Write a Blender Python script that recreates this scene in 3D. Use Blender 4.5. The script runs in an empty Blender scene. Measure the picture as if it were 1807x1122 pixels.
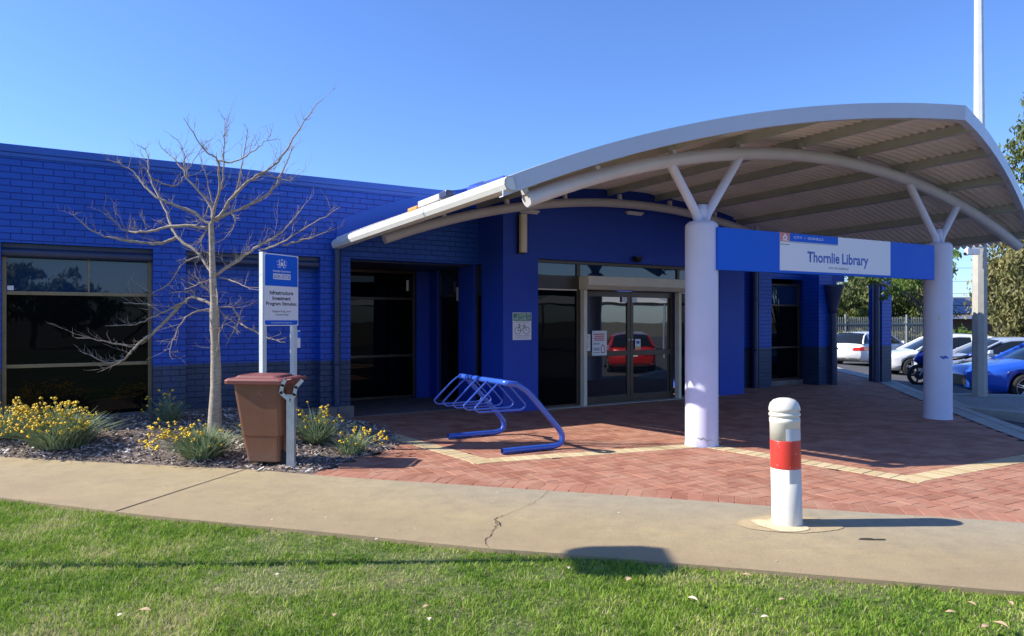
import bpy, bmesh, math, random
import numpy as np
from mathutils import Vector, Matrix, Quaternion
R = math.radians
random.seed(7)
scn = bpy.context.scene
COL = scn.collection

# ---------------------------------------------------------------- camera
cam_d = bpy.data.cameras.new("camera")
cam = bpy.data.objects.new("camera", cam_d)
COL.objects.link(cam)
cam.location = (0, 0, 1.6)
cam.rotation_euler = (R(90), 0, 0)
cam_d.sensor_width = 36
cam_d.lens = 36 * 1265 / 1807
cam_d.shift_y = 4 / 1807
cam_d.clip_start = 0.05
cam_d.clip_end = 3000
scn.camera = cam

# ---------------------------------------------------------------- sky and sun
SUN_EL = 36.0
SUN_PHI = 2.0          # direction the light travels, degrees from +X towards +Y
w = bpy.data.worlds.new("World")
scn.world = w
w.use_nodes = True
nt = w.node_tree
nt.nodes.clear()
sky = nt.nodes.new('ShaderNodeTexSky')
sky.sky_type = 'NISHITA'
sky.sun_disc = False
sky.sun_elevation = R(SUN_EL)
sky.sun_rotation = R(270 - SUN_PHI)
sky.altitude = 50
sky.air_density = 1.1
sky.dust_density = 0.3
sky.ozone_density = 3.0
bg = nt.nodes.new('ShaderNodeBackground')
bg.inputs[1].default_value = 0.118
wo = nt.nodes.new('ShaderNodeOutputWorld')
tint = nt.nodes.new('ShaderNodeMix'); tint.data_type = 'RGBA'; tint.blend_type = 'MULTIPLY'; tint.inputs[0].default_value = 1.0
tint.inputs[7].default_value = (0.56, 0.74, 1.12, 1)
nt.links.new(sky.outputs[0], tint.inputs[6])
nt.links.new(tint.outputs[2], bg.inputs[0])
nt.links.new(bg.outputs[0], wo.inputs[0])

sun_d = bpy.data.lights.new("sun", 'SUN')
sun_d.energy = 5.0
sun_d.angle = R(0.5)
sun_d.color = (1.0, 0.93, 0.80)
sun = bpy.data.objects.new("sun", sun_d)
COL.objects.link(sun)
dv = Vector((math.cos(R(SUN_PHI)) * math.cos(R(SUN_EL)), math.sin(R(SUN_PHI)) * math.cos(R(SUN_EL)), -math.sin(R(SUN_EL))))
sun.rotation_euler = dv.to_track_quat('-Z', 'Y').to_euler()
sun.location = (-20, 0, 20)
scn.view_settings.view_transform = 'Standard'
scn.view_settings.look = 'None'
scn.view_settings.exposure = 0.82
scn.view_settings.gamma = 1.0

# ---------------------------------------------------------------- materials
def new_mat(name):
    m = bpy.data.materials.new(name)
    m.use_nodes = True
    n = m.node_tree
    b = n.nodes['Principled BSDF']
    return m, n, b

def N(n, t, **kw):
    x = n.nodes.new(t)
    for k, v in kw.items():
        setattr(x, k, v)
    return x

def mixc(n, fac, a, b, blend='MIX'):
    x = n.nodes.new('ShaderNodeMix'); x.data_type = 'RGBA'; x.blend_type = blend
    for i, v in ((0, fac), (6, a), (7, b)):
        if isinstance(v, (int, float)): x.inputs[i].default_value = v
        elif isinstance(v, tuple): x.inputs[i].default_value = v if len(v) == 4 else v + (1,)
        else: n.links.new(v, x.inputs[i])
    return x.outputs[2]

def ramp(n, src, p0, p1, c0=(0, 0, 0, 1), c1=(1, 1, 1, 1)):
    r = n.nodes.new('ShaderNodeValToRGB')
    r.color_ramp.elements[0].position = p0; r.color_ramp.elements[0].color = c0
    r.color_ramp.elements[1].position = p1; r.color_ramp.elements[1].color = c1
    n.links.new(src, r.inputs[0])
    return r.outputs[0]

def noise(n, scale, detail=4, rough=0.6, vec=None, dist=0.0):
    x = n.nodes.new('ShaderNodeTexNoise')
    x.inputs['Scale'].default_value = scale; x.inputs['Detail'].default_value = detail
    x.inputs['Roughness'].default_value = rough; x.inputs['Distortion'].default_value = dist
    if vec is None:
        g = n.nodes.new('ShaderNodeNewGeometry'); vec = g.outputs['Position']
    n.links.new(vec, x.inputs['Vector'])
    return x.outputs['Fac']

def math_(n, op, a, b=None, c=None):
    x = n.nodes.new('ShaderNodeMath'); x.operation = op
    for i, v in enumerate((a, b, c)):
        if v is None: continue
        if isinstance(v, (int, float)): x.inputs[i].default_value = v
        else: n.links.new(v, x.inputs[i])
    return x.outputs[0]

def bump(n, b, h, strength=0.3, dist=0.01, prev=None):
    x = n.nodes.new('ShaderNodeBump')
    x.inputs['Strength'].default_value = strength; x.inputs['Distance'].default_value = dist
    n.links.new(h, x.inputs['Height'])
    if prev is not None: n.links.new(prev, x.inputs['Normal'])
    n.links.new(x.outputs[0], b.inputs['Normal'])
    return x.outputs[0]

def painted(name, col, rough=0.45, var=0.15, scale=3.0, metal=0.0, bstr=0.04, bscale=60, spec=0.5, coat=0.0, dirt=0.0):
    """plain coloured material with broad tone variation, fine grain bump and optional grime blotches"""
    m, n, b = new_mat(name)
    lo = tuple(c * (1 - var) for c in col); hi = tuple(min(1, c * (1 + var * 0.6)) for c in col)
    f = noise(n, scale, 5, 0.65)
    c = mixc(n, ramp(n, f, 0.3, 0.7), lo, hi)
    if dirt:
        d = noise(n, scale * 4.7, 8, 0.75)
        c = mixc(n, ramp(n, d, 0.56, 0.72, (0, 0, 0, 1), (dirt, dirt, dirt, 1)), c, tuple(x * 0.45 + 0.02 for x in col))
    n.links.new(c, b.inputs['Base Color'])
    r = noise(n, scale * 6, 4)
    rr = math_(n, 'MULTIPLY_ADD', r, 0.2, rough - 0.1)
    n.links.new(rr, b.inputs['Roughness'])
    b.inputs['Metallic'].default_value = metal
    b.inputs['Specular IOR Level'].default_value = spec
    b.inputs['Coat Weight'].default_value = coat
    b.inputs['Coat Roughness'].default_value = 0.04
    if bstr: bump(n, b, noise(n, bscale, 3), bstr, 0.004)
    return m

M = {}
def UV_wall(n, udeg=58.0):
    g = n.nodes.new('ShaderNodeNewGeometry')
    a = R(udeg)
    def dot(v):
        d = n.nodes.new('ShaderNodeVectorMath'); d.operation = 'DOT_PRODUCT'
        n.links.new(g.outputs['Position'], d.inputs[0]); d.inputs[1].default_value = v
        return d.outputs['Value']
    s = dot((math.sin(a), math.cos(a), 0)); t = dot((math.cos(a), -math.sin(a), 0))
    u = math_(n, 'ADD', s, t)
    sep = n.nodes.new('ShaderNodeSeparateXYZ'); n.links.new(g.outputs['Position'], sep.inputs[0])
    cmb = n.nodes.new('ShaderNodeCombineXYZ')
    n.links.new(u, cmb.inputs[0]); n.links.new(sep.outputs[2], cmb.inputs[1])
    return cmb.outputs[0], sep.outputs[2]

def brick_wall_mat(name, blue, mortar, dark, dmortar, split=0.945, amp=1.0):
    m, n, b = new_mat(name)
    uv, z = UV_wall(n)
    # wobble the joints a little
    nz = n.nodes.new('ShaderNodeTexNoise'); nz.inputs['Scale'].default_value = 9
    n.links.new(uv, nz.inputs['Vector'])
    vm = n.nodes.new('ShaderNodeVectorMath'); vm.operation = 'MULTIPLY_ADD'
    n.links.new(nz.outputs['Color'], vm.inputs[0]); vm.inputs[1].default_value = (0.006, 0.005, 0); n.links.new(uv, vm.inputs[2])
    br = n.nodes.new('ShaderNodeTexBrick')
    n.links.new(vm.outputs[0], br.inputs['Vector'])
    br.inputs['Scale'].default_value = 1.0
    br.inputs['Brick Width'].default_value = 0.238
    br.inputs['Row Height'].default_value = 0.0885
    br.inputs['Mortar Size'].default_value = 0.0058
    br.inputs['Mortar Smooth'].default_value = 0.35
    br.inputs['Color1'].default_value = (0.25, 0.25, 0.25, 1)
    br.inputs['Color2'].default_value = (0.75, 0.75, 0.75, 1)
    br.inputs['Mortar'].default_value = (0.5, 0.5, 0.5, 1)
    up = math_(n, 'GREATER_THAN', z, split)
    wob = ramp(n, noise(n, 0.9, 7, 0.7), 0.35, 0.62)
    per = br.outputs['Color']
    b1 = mixc(n, per, tuple(c * 0.80 for c in blue), tuple(c * 1.15 for c in blue))
    b1 = mixc(n, math_(n, 'MULTIPLY', wob, 0.55), b1, (blue[0] * 1.9, blue[1] * 1.3, blue[2] * 1.15))
    d1 = mixc(n, per, tuple(c * 0.8 for c in dark), tuple(c * 1.2 for c in dark))
    face = mixc(n, up, d1, b1)
    mort = mixc(n, up, dmortar, mortar)
    c = mixc(n, br.outputs['Fac'], face, mort)
    # grime near the foot of the wall and weathering streaks
    st = n.nodes.new('ShaderNodeTexNoise'); st.inputs['Scale'].default_value = 1.0; st.inputs['Detail'].default_value = 6
    mp = n.nodes.new('ShaderNodeMapping'); mp.inputs['Scale'].default_value = (9, 0.8, 1)
    n.links.new(uv, mp.inputs[0]); n.links.new(mp.outputs[0], st.inputs['Vector'])
    c = mixc(n, ramp(n, st.outputs['Fac'], 0.55, 0.8, (0, 0, 0, 1), (0.28, 0.28, 0.28, 1)), c, tuple(x * 0.7 + 0.01 for x in blue))
    n.links.new(c, b.inputs['Base Color'])
    b.inputs['Roughness'].default_value = 0.42
    b.inputs['Specular IOR Level'].default_value = 0.35
    inv = math_(n, 'SUBTRACT', 1.0, br.outputs['Fac'])
    p = bump(n, b, noise(n, 70, 5, 0.7), 0.25, 0.004)
    bump(n, b, inv, 0.9, 0.012, p)
    return m

BLUE = (0.009, 0.072, 0.45)
M['brick'] = brick_wall_mat('painted_blue_brick', BLUE, (0.003, 0.018, 0.21), (0.036, 0.060, 0.120), (0.012, 0.018, 0.055))
M['cap'] = painted('blue_metal_cap', (0.022, 0.095, 0.46), 0.35, 0.08, 2)
M['render'] = painted('blue_smooth_render', (0.011, 0.055, 0.45), 0.6, 0.10, 1.2, bstr=0.12, bscale=120, dirt=0.12)
M['render_side'] = M['render']
M['navy'] = painted('navy_metal', (0.030, 0.042, 0.105), 0.4, 0.2, 4, dirt=0.2)
M['brown_alu'] = painted('bronze_aluminium', (0.085, 0.062, 0.045), 0.35, 0.15, 8, metal=0.35)
M['tan_alu'] = painted('tan_aluminium_frame', (0.25, 0.185, 0.105), 0.4, 0.2, 5, metal=0.2, dirt=0.3)
M['beige'] = painted('beige_shutter_metal', (0.76, 0.68, 0.53), 0.45, 0.1, 3, dirt=0.25)
M['column'] = painted('pale_lilac_column_paint', (0.66, 0.66, 0.80), 0.5, 0.07, 1.5, bstr=0.08, bscale=25, dirt=0.12)
M['pipe'] = painted('pale_grey_steel_paint', (0.58, 0.58, 0.62), 0.42, 0.08, 2, dirt=0.12)
M['fascia'] = painted('pale_grey_fascia', (0.50, 0.53, 0.62), 0.4, 0.06, 1.2, dirt=0.08)
M['gutter'] = painted('cream_gutter', (0.66, 0.66, 0.63), 0.4, 0.08, 2, dirt=0.15)
M['purlin'] = painted('galvanised_purlin', (0.42, 0.45, 0.42), 0.5, 0.12, 3, metal=0.1, dirt=0.2)
M['soffit'] = painted('cream_corrugated_steel', (0.84, 0.77, 0.74), 0.5, 0.10, 1.5, dirt=0.2)
M['sign_blue'] = painted('sign_blue', (0.006, 0.12, 0.66), 0.5, 0.03, 1, spec=0.2)
M['sign_white'] = painted('sign_white', (0.78, 0.78, 0.82), 0.4, 0.03, 1)
M['letter'] = painted('letter_blue', (0.015, 0.07, 0.42), 0.4, 0.02, 1)
M['black'] = painted('black_paint', (0.012, 0.012, 0.014), 0.45, 0.2, 5)
M['ink'] = painted('dark_ink', (0.02, 0.025, 0.05), 0.5, 0.1, 5)
M['white'] = painted('white_paint', (0.78, 0.79, 0.80), 0.5, 0.06, 4, dirt=0.15)
M['greywhite'] = painted('light_grey_paint', (0.5, 0.53, 0.58), 0.5, 0.06, 4, dirt=0.15)
M['salmon'] = painted('salmon_red_badge', (0.68, 0.20, 0.16), 0.5, 0.05, 4)
M['green_sign'] = painted('green_sign', (0.03, 0.24, 0.13), 0.4, 0.05, 4)
M['galv'] = painted('galvanised_steel', (0.42, 0.47, 0.50), 0.42, 0.2, 9, metal=0.55, dirt=0.3)
M['rackblue'] = painted('glossy_blue_rack_paint', (0.035, 0.11, 0.52), 0.22, 0.1, 6, coat=0.6, dirt=0.15)
M['steelpole'] = painted('pale_pole_paint', (0.60, 0.64, 0.66), 0.5, 0.1, 3, dirt=0.3)
M['bollard'] = painted('bollard_white', (0.66, 0.64, 0.57), 0.5, 0.08, 6, dirt=0.25)
M['fence'] = painted('weathered_fence_steel', (0.20, 0.215, 0.21), 0.5, 0.15, 5, metal=0.3)
M['red'] = painted('red_band', (0.58, 0.045, 0.035), 0.3, 0.1, 12, dirt=0.2)
M['orange'] = painted('orange_cover', (0.75, 0.30, 0.07), 0.5, 0.1, 5)
M['yellow'] = painted('yellow_lid', (0.75, 0.45, 0.04), 0.5, 0.1, 5)
M['tyre'] = painted('tyre_rubber', (0.018, 0.018, 0.019), 0.8, 0.2, 10)
M['rim'] = painted('alloy_rim', (0.55, 0.57, 0.60), 0.25, 0.05, 8, metal=0.8)
M['plastic'] = painted('dark_plastic', (0.02, 0.022, 0.026), 0.5, 0.2, 10)
M['bark_pole'] = painted('concrete_post', (0.42, 0.41, 0.38), 0.8, 0.15, 5, bstr=0.3, bscale=40, dirt=0.3)

def glass_mat(name, col=(0.006, 0.008, 0.012), ior=1.5, rough=0.015, wav=0.012, wscale=1.6):
    m, n, b = new_mat(name)
    b.inputs['Base Color'].default_value = col + (1,)
    b.inputs['Roughness'].default_value = rough
    b.inputs['IOR'].default_value = ior
    bump(n, b, noise(n, wscale, 1), wav * 10, 0.01)
    return m
M['glass'] = glass_mat('dark_tinted_glass', (0.003, 0.004, 0.005), 1.22)
M['glass_top'] = glass_mat('sky_tinted_window_glass', (0.006, 0.028, 0.08), 1.6)  # blue sky reflection of the upper panes is painted into the base colour
M['glass_door'] = glass_mat('door_glass', (0.01, 0.013, 0.018), 2.1)
M['carglass'] = glass_mat('car_glass', (0.012, 0.015, 0.018), 1.6, 0.02, 0.0)
M['solar'] = glass_mat('solar_panel', (0.01, 0.02, 0.07), 1.6, 0.08, 0.0)

def carpaint(name, col, metal=0.25):
    m, n, b = new_mat(name)
    f = noise(n, 900, 2)
    n.links.new(mixc(n, f, tuple(c * 0.92 for c in col), tuple(min(1, c * 1.08) for c in col)), b.inputs['Base Color'])
    b.inputs['Metallic'].default_value = metal; b.inputs['Roughness'].default_value = 0.32
    b.inputs['Coat Weight'].default_value = 1.0; b.inputs['Coat Roughness'].default_value = 0.03
    return m
M['car_blue'] = carpaint('blue_car_paint', (0.02, 0.11, 0.62))
M['moto_blue'] = carpaint('dark_blue_fairing', (0.01, 0.03, 0.28))
M['car_white'] = carpaint('white_car_paint', (0.72, 0.73, 0.74), 0.0)
M['car_silver'] = carpaint('silver_car_paint', (0.50, 0.56, 0.64), 0.35)
M['car_red'] = carpaint('red_car_paint', (0.55, 0.02, 0.02))
M['car_maroon'] = carpaint('maroon_car_paint', (0.16, 0.01, 0.02))
M['tail'] = painted('red_lens', (0.55, 0.02, 0.02), 0.15, 0.05, 5, coat=1)
M['lens'] = painted('clear_lens', (0.55, 0.6, 0.66), 0.1, 0.1, 9, coat=1, metal=0.4)

def concrete_path():
    m, n, b = new_mat('buff_concrete')
    g = n.nodes.new('ShaderNodeNewGeometry')
    big = noise(n, 0.8, 6, 0.6); mid = noise(n, 5, 8, 0.75); fine = noise(n, 75, 6, 0.85)
    c = mixc(n, ramp(n, big, 0.35, 0.65), (0.385, 0.30, 0.165), (0.49, 0.385, 0.205))
    # ochre soil staining along the lawn side, greyer strip along the paving side (distance from the path axis)
    dt = n.nodes.new('ShaderNodeVectorMath'); dt.operation = 'DOT_PRODUCT'
    n.links.new(g.outputs['Position'], dt.inputs[0]); dt.inputs[1].default_value = (0.30, 0.954, 0)
    v = math_(n, 'MULTIPLY_ADD', mid, 1.1, dt.outputs['Value'])
    gr = ramp(n, math_(n, 'MULTIPLY', v, 0.1), 0.60, 0.76)
    sx = n.nodes.new('ShaderNodeSeparateXYZ'); n.links.new(g.outputs['Position'], sx.inputs[0])
    xr = ramp(n, math_(n, 'MULTIPLY_ADD', sx.outputs[0], 0.1, 0.5), 0.22, 0.5)
    gr = math_(n, 'MULTIPLY', gr, xr)
    c = mixc(n, gr, c, (0.37, 0.355, 0.30))
    lo = ramp(n, math_(n, 'MULTIPLY', v, 0.1), 0.545, 0.60, (1, 1, 1, 1), (0, 0, 0, 1))
    c = mixc(n, math_(n, 'MULTIPLY', lo, 0.45), c, (0.37, 0.26, 0.15))
    c = mixc(n, ramp(n, mid, 0.42, 0.72, (0, 0, 0, 1), (0.6, 0.6, 0.6, 1)), c, (0.25, 0.19, 0.115))
    c = mixc(n, ramp(n, fine, 0.35, 0.65, (0.6, 0.6, 0.6, 1), (0, 0, 0, 1)), c, (0.19, 0.15, 0.10))
    # pale drag marks
    mp = n.nodes.new('ShaderNodeMapping'); mp.inputs['Scale'].default_value = (1.5, 40, 1); mp.inputs['Rotation'].default_value = (0, 0, R(17))
    n.links.new(g.outputs['Position'], mp.inputs[0])
    sc = n.nodes.new('ShaderNodeTexNoise'); sc.inputs['Scale'].default_value = 1.0; sc.inputs['Detail'].default_value = 5
    n.links.new(mp.outputs[0], sc.inputs['Vector'])
    c = mixc(n, ramp(n, sc.outputs['Fac'], 0.66, 0.74, (0, 0, 0, 1), (0.3, 0.3, 0.3, 1)), c, (0.55, 0.47, 0.35))
    # dark spots
    vo = n.nodes.new('ShaderNodeTexVoronoi'); vo.inputs['Scale'].default_value = 2.3
    n.links.new(g.outputs['Position'], vo.inputs['Vector'])
    c = mixc(n, ramp(n, math_(n, 'MULTIPLY_ADD', fine, 0.03, vo.outputs['Distance']), 0.035, 0.05, (0.75, 0.75, 0.75, 1), (0, 0, 0, 1)), c, (0.06, 0.05, 0.045))
    n.links.new(c, b.inputs['Base Color'])
    b.inputs['Roughness'].default_value = 0.85
    p = bump(n, b, fine, 0.6, 0.006)
    bump(n, b, mid, 0.35, 0.02, p)
    return m
M['path'] = concrete_path()
M['kerb'] = painted('kerb_concrete', (0.40, 0.38, 0.34), 0.85, 0.2, 3, bstr=0.35, bscale=70, dirt=0.35)
M['plinth'] = painted('plinth_concrete', (0.20, 0.17, 0.16), 0.85, 0.3, 4, bstr=0.35, bscale=70, dirt=0.3)
M['mortar_ring'] = painted('pale_mortar', (0.62, 0.52, 0.33), 0.9, 0.25, 14, bstr=0.5, bscale=60, dirt=0.5)
M['mortar_halo'] = painted('stained_mortar', (0.42, 0.32, 0.19), 0.9, 0.2, 10, bstr=0.4, bscale=60, dirt=0.3)
M['crack'] = painted('crack_shadow', (0.035, 0.03, 0.025), 1.0, 0.3, 40, bstr=0)

def asphalt_mat():
    m, n, b = new_mat('asphalt')
    f = noise(n, 120, 4, 0.8); g_ = noise(n, 0.9, 6)
    c = mixc(n, f, (0.035, 0.036, 0.04), (0.10, 0.10, 0.105))
    c = mixc(n, ramp(n, g_, 0.4, 0.7, (0, 0, 0, 1), (0.4, 0.4, 0.4, 1)), c, (0.12, 0.115, 0.11))
    n.links.new(c, b.inputs['Base Color']); b.inputs['Roughness'].default_value = 0.85
    bump(n, b, f, 0.5, 0.006)
    return m
M['asphalt'] = asphalt_mat()

def attr_mat(name, c0, c1, rough=0.8, extra=None, bstr=0.3, bscale=90, trans=0.0, c2=None):
    """colour picked per face from the 'rnd' attribute"""
    m, n, b = new_mat(name)
    a = n.nodes.new('ShaderNodeAttribute'); a.attribute_name = 'rnd'
    c = mixc(n, a.outputs['Fac'], c0, c1)
    if c2 is not None:
        c = mixc(n, ramp(n, a.outputs['Fac'], 0.86, 0.9), c, c2)
    if extra:
        f = noise(n, extra[0], 7, 0.7)
        c = mixc(n, ramp(n, f, extra[1], extra[2], (0, 0, 0, 1), (extra[3],) * 3 + (1,)), c, extra[4])
    n.links.new(c, b.inputs['Base Color']); b.inputs['Roughness'].default_value = rough
    b.inputs['Specular IOR Level'].default_value = 0.25
    if bstr: bump(n, b, noise(n, bscale, 4, 0.7), bstr, 0.004)
    if trans:
        tr = n.nodes.new('ShaderNodeBsdfTranslucent'); n.links.new(c, tr.inputs[0])
        ms = n.nodes.new('ShaderNodeMixShader'); ms.inputs[0].default_value = trans
        n.links.new(b.outputs[0], ms.inputs[1]); n.links.new(tr.outputs[0], ms.inputs[2])
        n.links.new(ms.outputs[0], n.nodes['Material Output'].inputs[0])
    return m
M['paver'] = attr_mat('red_clay_paver', (0.275, 0.115, 0.075), (0.39, 0.180, 0.122), 0.8, (2.2, 0.42, 0.68, 0.6, (0.46, 0.285, 0.205)), 0.35, 120)
M['paver_cream'] = attr_mat('cream_paver', (0.46, 0.36, 0.20), (0.58, 0.48, 0.30), 0.8, (2.0, 0.45, 0.75, 0.45, (0.36, 0.22, 0.13)), 0.35, 120)
M['joint'] = painted('sandy_joint', (0.085, 0.05, 0.038), 0.95, 0.3, 6, bstr=0.2, dirt=0.0)
M['grass'] = attr_mat('grass_blades', (0.09, 0.22, 0.012), (0.50, 0.62, 0.10), 0.6, None, 0, trans=0.35, c2=(0.52, 0.48, 0.24))
M['leaf_grey'] = attr_mat('grey_green_leaves', (0.14, 0.21, 0.11), (0.32, 0.40, 0.24), 0.7, None, 0, trans=0.25)
M['petal'] = attr_mat('yellow_flower_heads', (0.62, 0.38, 0.02), (0.80, 0.58, 0.05), 0.7, None, 0)
M['chip'] = attr_mat('bark_chips', (0.10, 0.075, 0.06), (0.60, 0.50, 0.44), 0.9, None, 0.3, 90, c2=(0.74, 0.70, 0.66))
M['leaf_dark'] = attr_mat('olive_tree_leaves', (0.06, 0.10, 0.025), (0.22, 0.24, 0.08), 0.6, None, 0, trans=0.3)
M['leaf_olive'] = attr_mat('khaki_drooping_leaves', (0.11, 0.125, 0.045), (0.33, 0.30, 0.13), 0.7, None, 0, trans=0.3)
M['leaf_bright'] = attr_mat('bright_green_leaves', (0.07, 0.15, 0.03), (0.24, 0.34, 0.08), 0.5, None, 0, trans=0.4)
M['litter'] = attr_mat('dry_leaf', (0.40, 0.24, 0.13), (0.72, 0.60, 0.47), 0.8, None, 0)

def soil_mat(name, a, b_, c_, sc=14):
    m, n, b = new_mat(name)
    f = noise(n, sc, 8, 0.75); f2 = noise(n, 0.9, 5)
    c = mixc(n, ramp(n, f, 0.35, 0.65), a, b_)
    c = mixc(n, ramp(n, f2, 0.5, 0.68, (0, 0, 0, 1), (0.8, 0.8, 0.8, 1)), c, c_)
    n.links.new(c, b.inputs['Base Color']); b.inputs['Roughness'].default_value = 0.95
    bump(n, b, f, 0.6, 0.03)
    return m
M['lawn'] = soil_mat('lawn_soil', (0.05, 0.08, 0.018), (0.17, 0.19, 0.06), (0.24, 0.19, 0.11))
M['mulch'] = soil_mat('mulch_bed', (0.07, 0.052, 0.042), (0.26, 0.20, 0.165), (0.15, 0.115, 0.09), 45)
M['gravel'] = soil_mat('gravel_litter', (0.12, 0.11, 0.10), (0.50, 0.47, 0.43), (0.26, 0.23, 0.19), 38)
M['far_ground'] = soil_mat('dry_ground', (0.10, 0.10, 0.06), (0.18, 0.16, 0.10), (0.2, 0.17, 0.12), 0.6)

def bark_mat(name, a, b_):
    m, n, b = new_mat(name)
    g = n.nodes.new('ShaderNodeNewGeometry')
    mp = n.nodes.new('ShaderNodeMapping'); mp.inputs['Scale'].default_value = (14, 14, 50)
    n.links.new(g.outputs['Position'], mp.inputs[0])
    f = noise(n, 1.0, 6, 0.7, mp.outputs[0]); f2 = noise(n, 5, 4)
    c = mixc(n, ramp(n, f, 0.35, 0.65), a, b_)
    c = mixc(n, ramp(n, f2, 0.55, 0.75, (0, 0, 0, 1), (0.5, 0.5, 0.5, 1)), c, tuple(x * 0.6 for x in a))
    n.links.new(c, b.inputs['Base Color']); b.inputs['Roughness'].default_value = 0.85
    bump(n, b, f, 0.6, 0.006)
    return m
M['bark'] = bark_mat('pale_bark', (0.24, 0.20, 0.15), (0.44, 0.38, 0.30))
M['twig'] = bark_mat('pale_twig', (0.22, 0.18, 0.14), (0.42, 0.355, 0.30))
M['bark_dark'] = bark_mat('brown_bark', (0.08, 0.06, 0.045), (0.18, 0.14, 0.11))

def bin_mat():
    m, n, b = new_mat('scuffed_brown_plastic')
    f = noise(n, 3, 6); s = noise(n, 25, 8, 0.8)
    c = mixc(n, ramp(n, f, 0.3, 0.7), (0.125, 0.046, 0.022), (0.185, 0.076, 0.038))
    g = n.nodes.new('ShaderNodeNewGeometry')
    sx = n.nodes.new('ShaderNodeSeparateXYZ'); n.links.new(g.outputs['Position'], sx.inputs[0])
    low = ramp(n, math_(n, 'MULTIPLY_ADD', s, 0.5, sx.outputs[2]), 0.22, 0.50, (0.40, 0.40, 0.40, 1), (0.02, 0.02, 0.02, 1))
    c = mixc(n, low, c, (0.30, 0.20, 0.15))
    vo = n.nodes.new('ShaderNodeTexVoronoi'); vo.feature = 'DISTANCE_TO_EDGE'; vo.inputs['Scale'].default_value = 7
    n.links.new(g.outputs['Position'], vo.inputs['Vector'])
    scr = math_(n, 'MULTIPLY', ramp(n, vo.outputs['Distance'], 0.004, 0.012, (1, 1, 1, 1), (0, 0, 0, 1)), ramp(n, noise(n, 6, 3), 0.55, 0.65))
    c = mixc(n, math_(n, 'MULTIPLY', scr, 0.5), c, (0.45, 0.33, 0.27))
    n.links.new(c, b.inputs['Base Color']); b.inputs['Roughness'].default_value = 0.55
    bump(n, b, s, 0.1, 0.004)
    return m
M['bin'] = bin_mat()
M['bin_lid'] = painted('faded_maroon_plastic', (0.21, 0.065, 0.058), 0.5, 0.15, 8, dirt=0.3)

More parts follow.
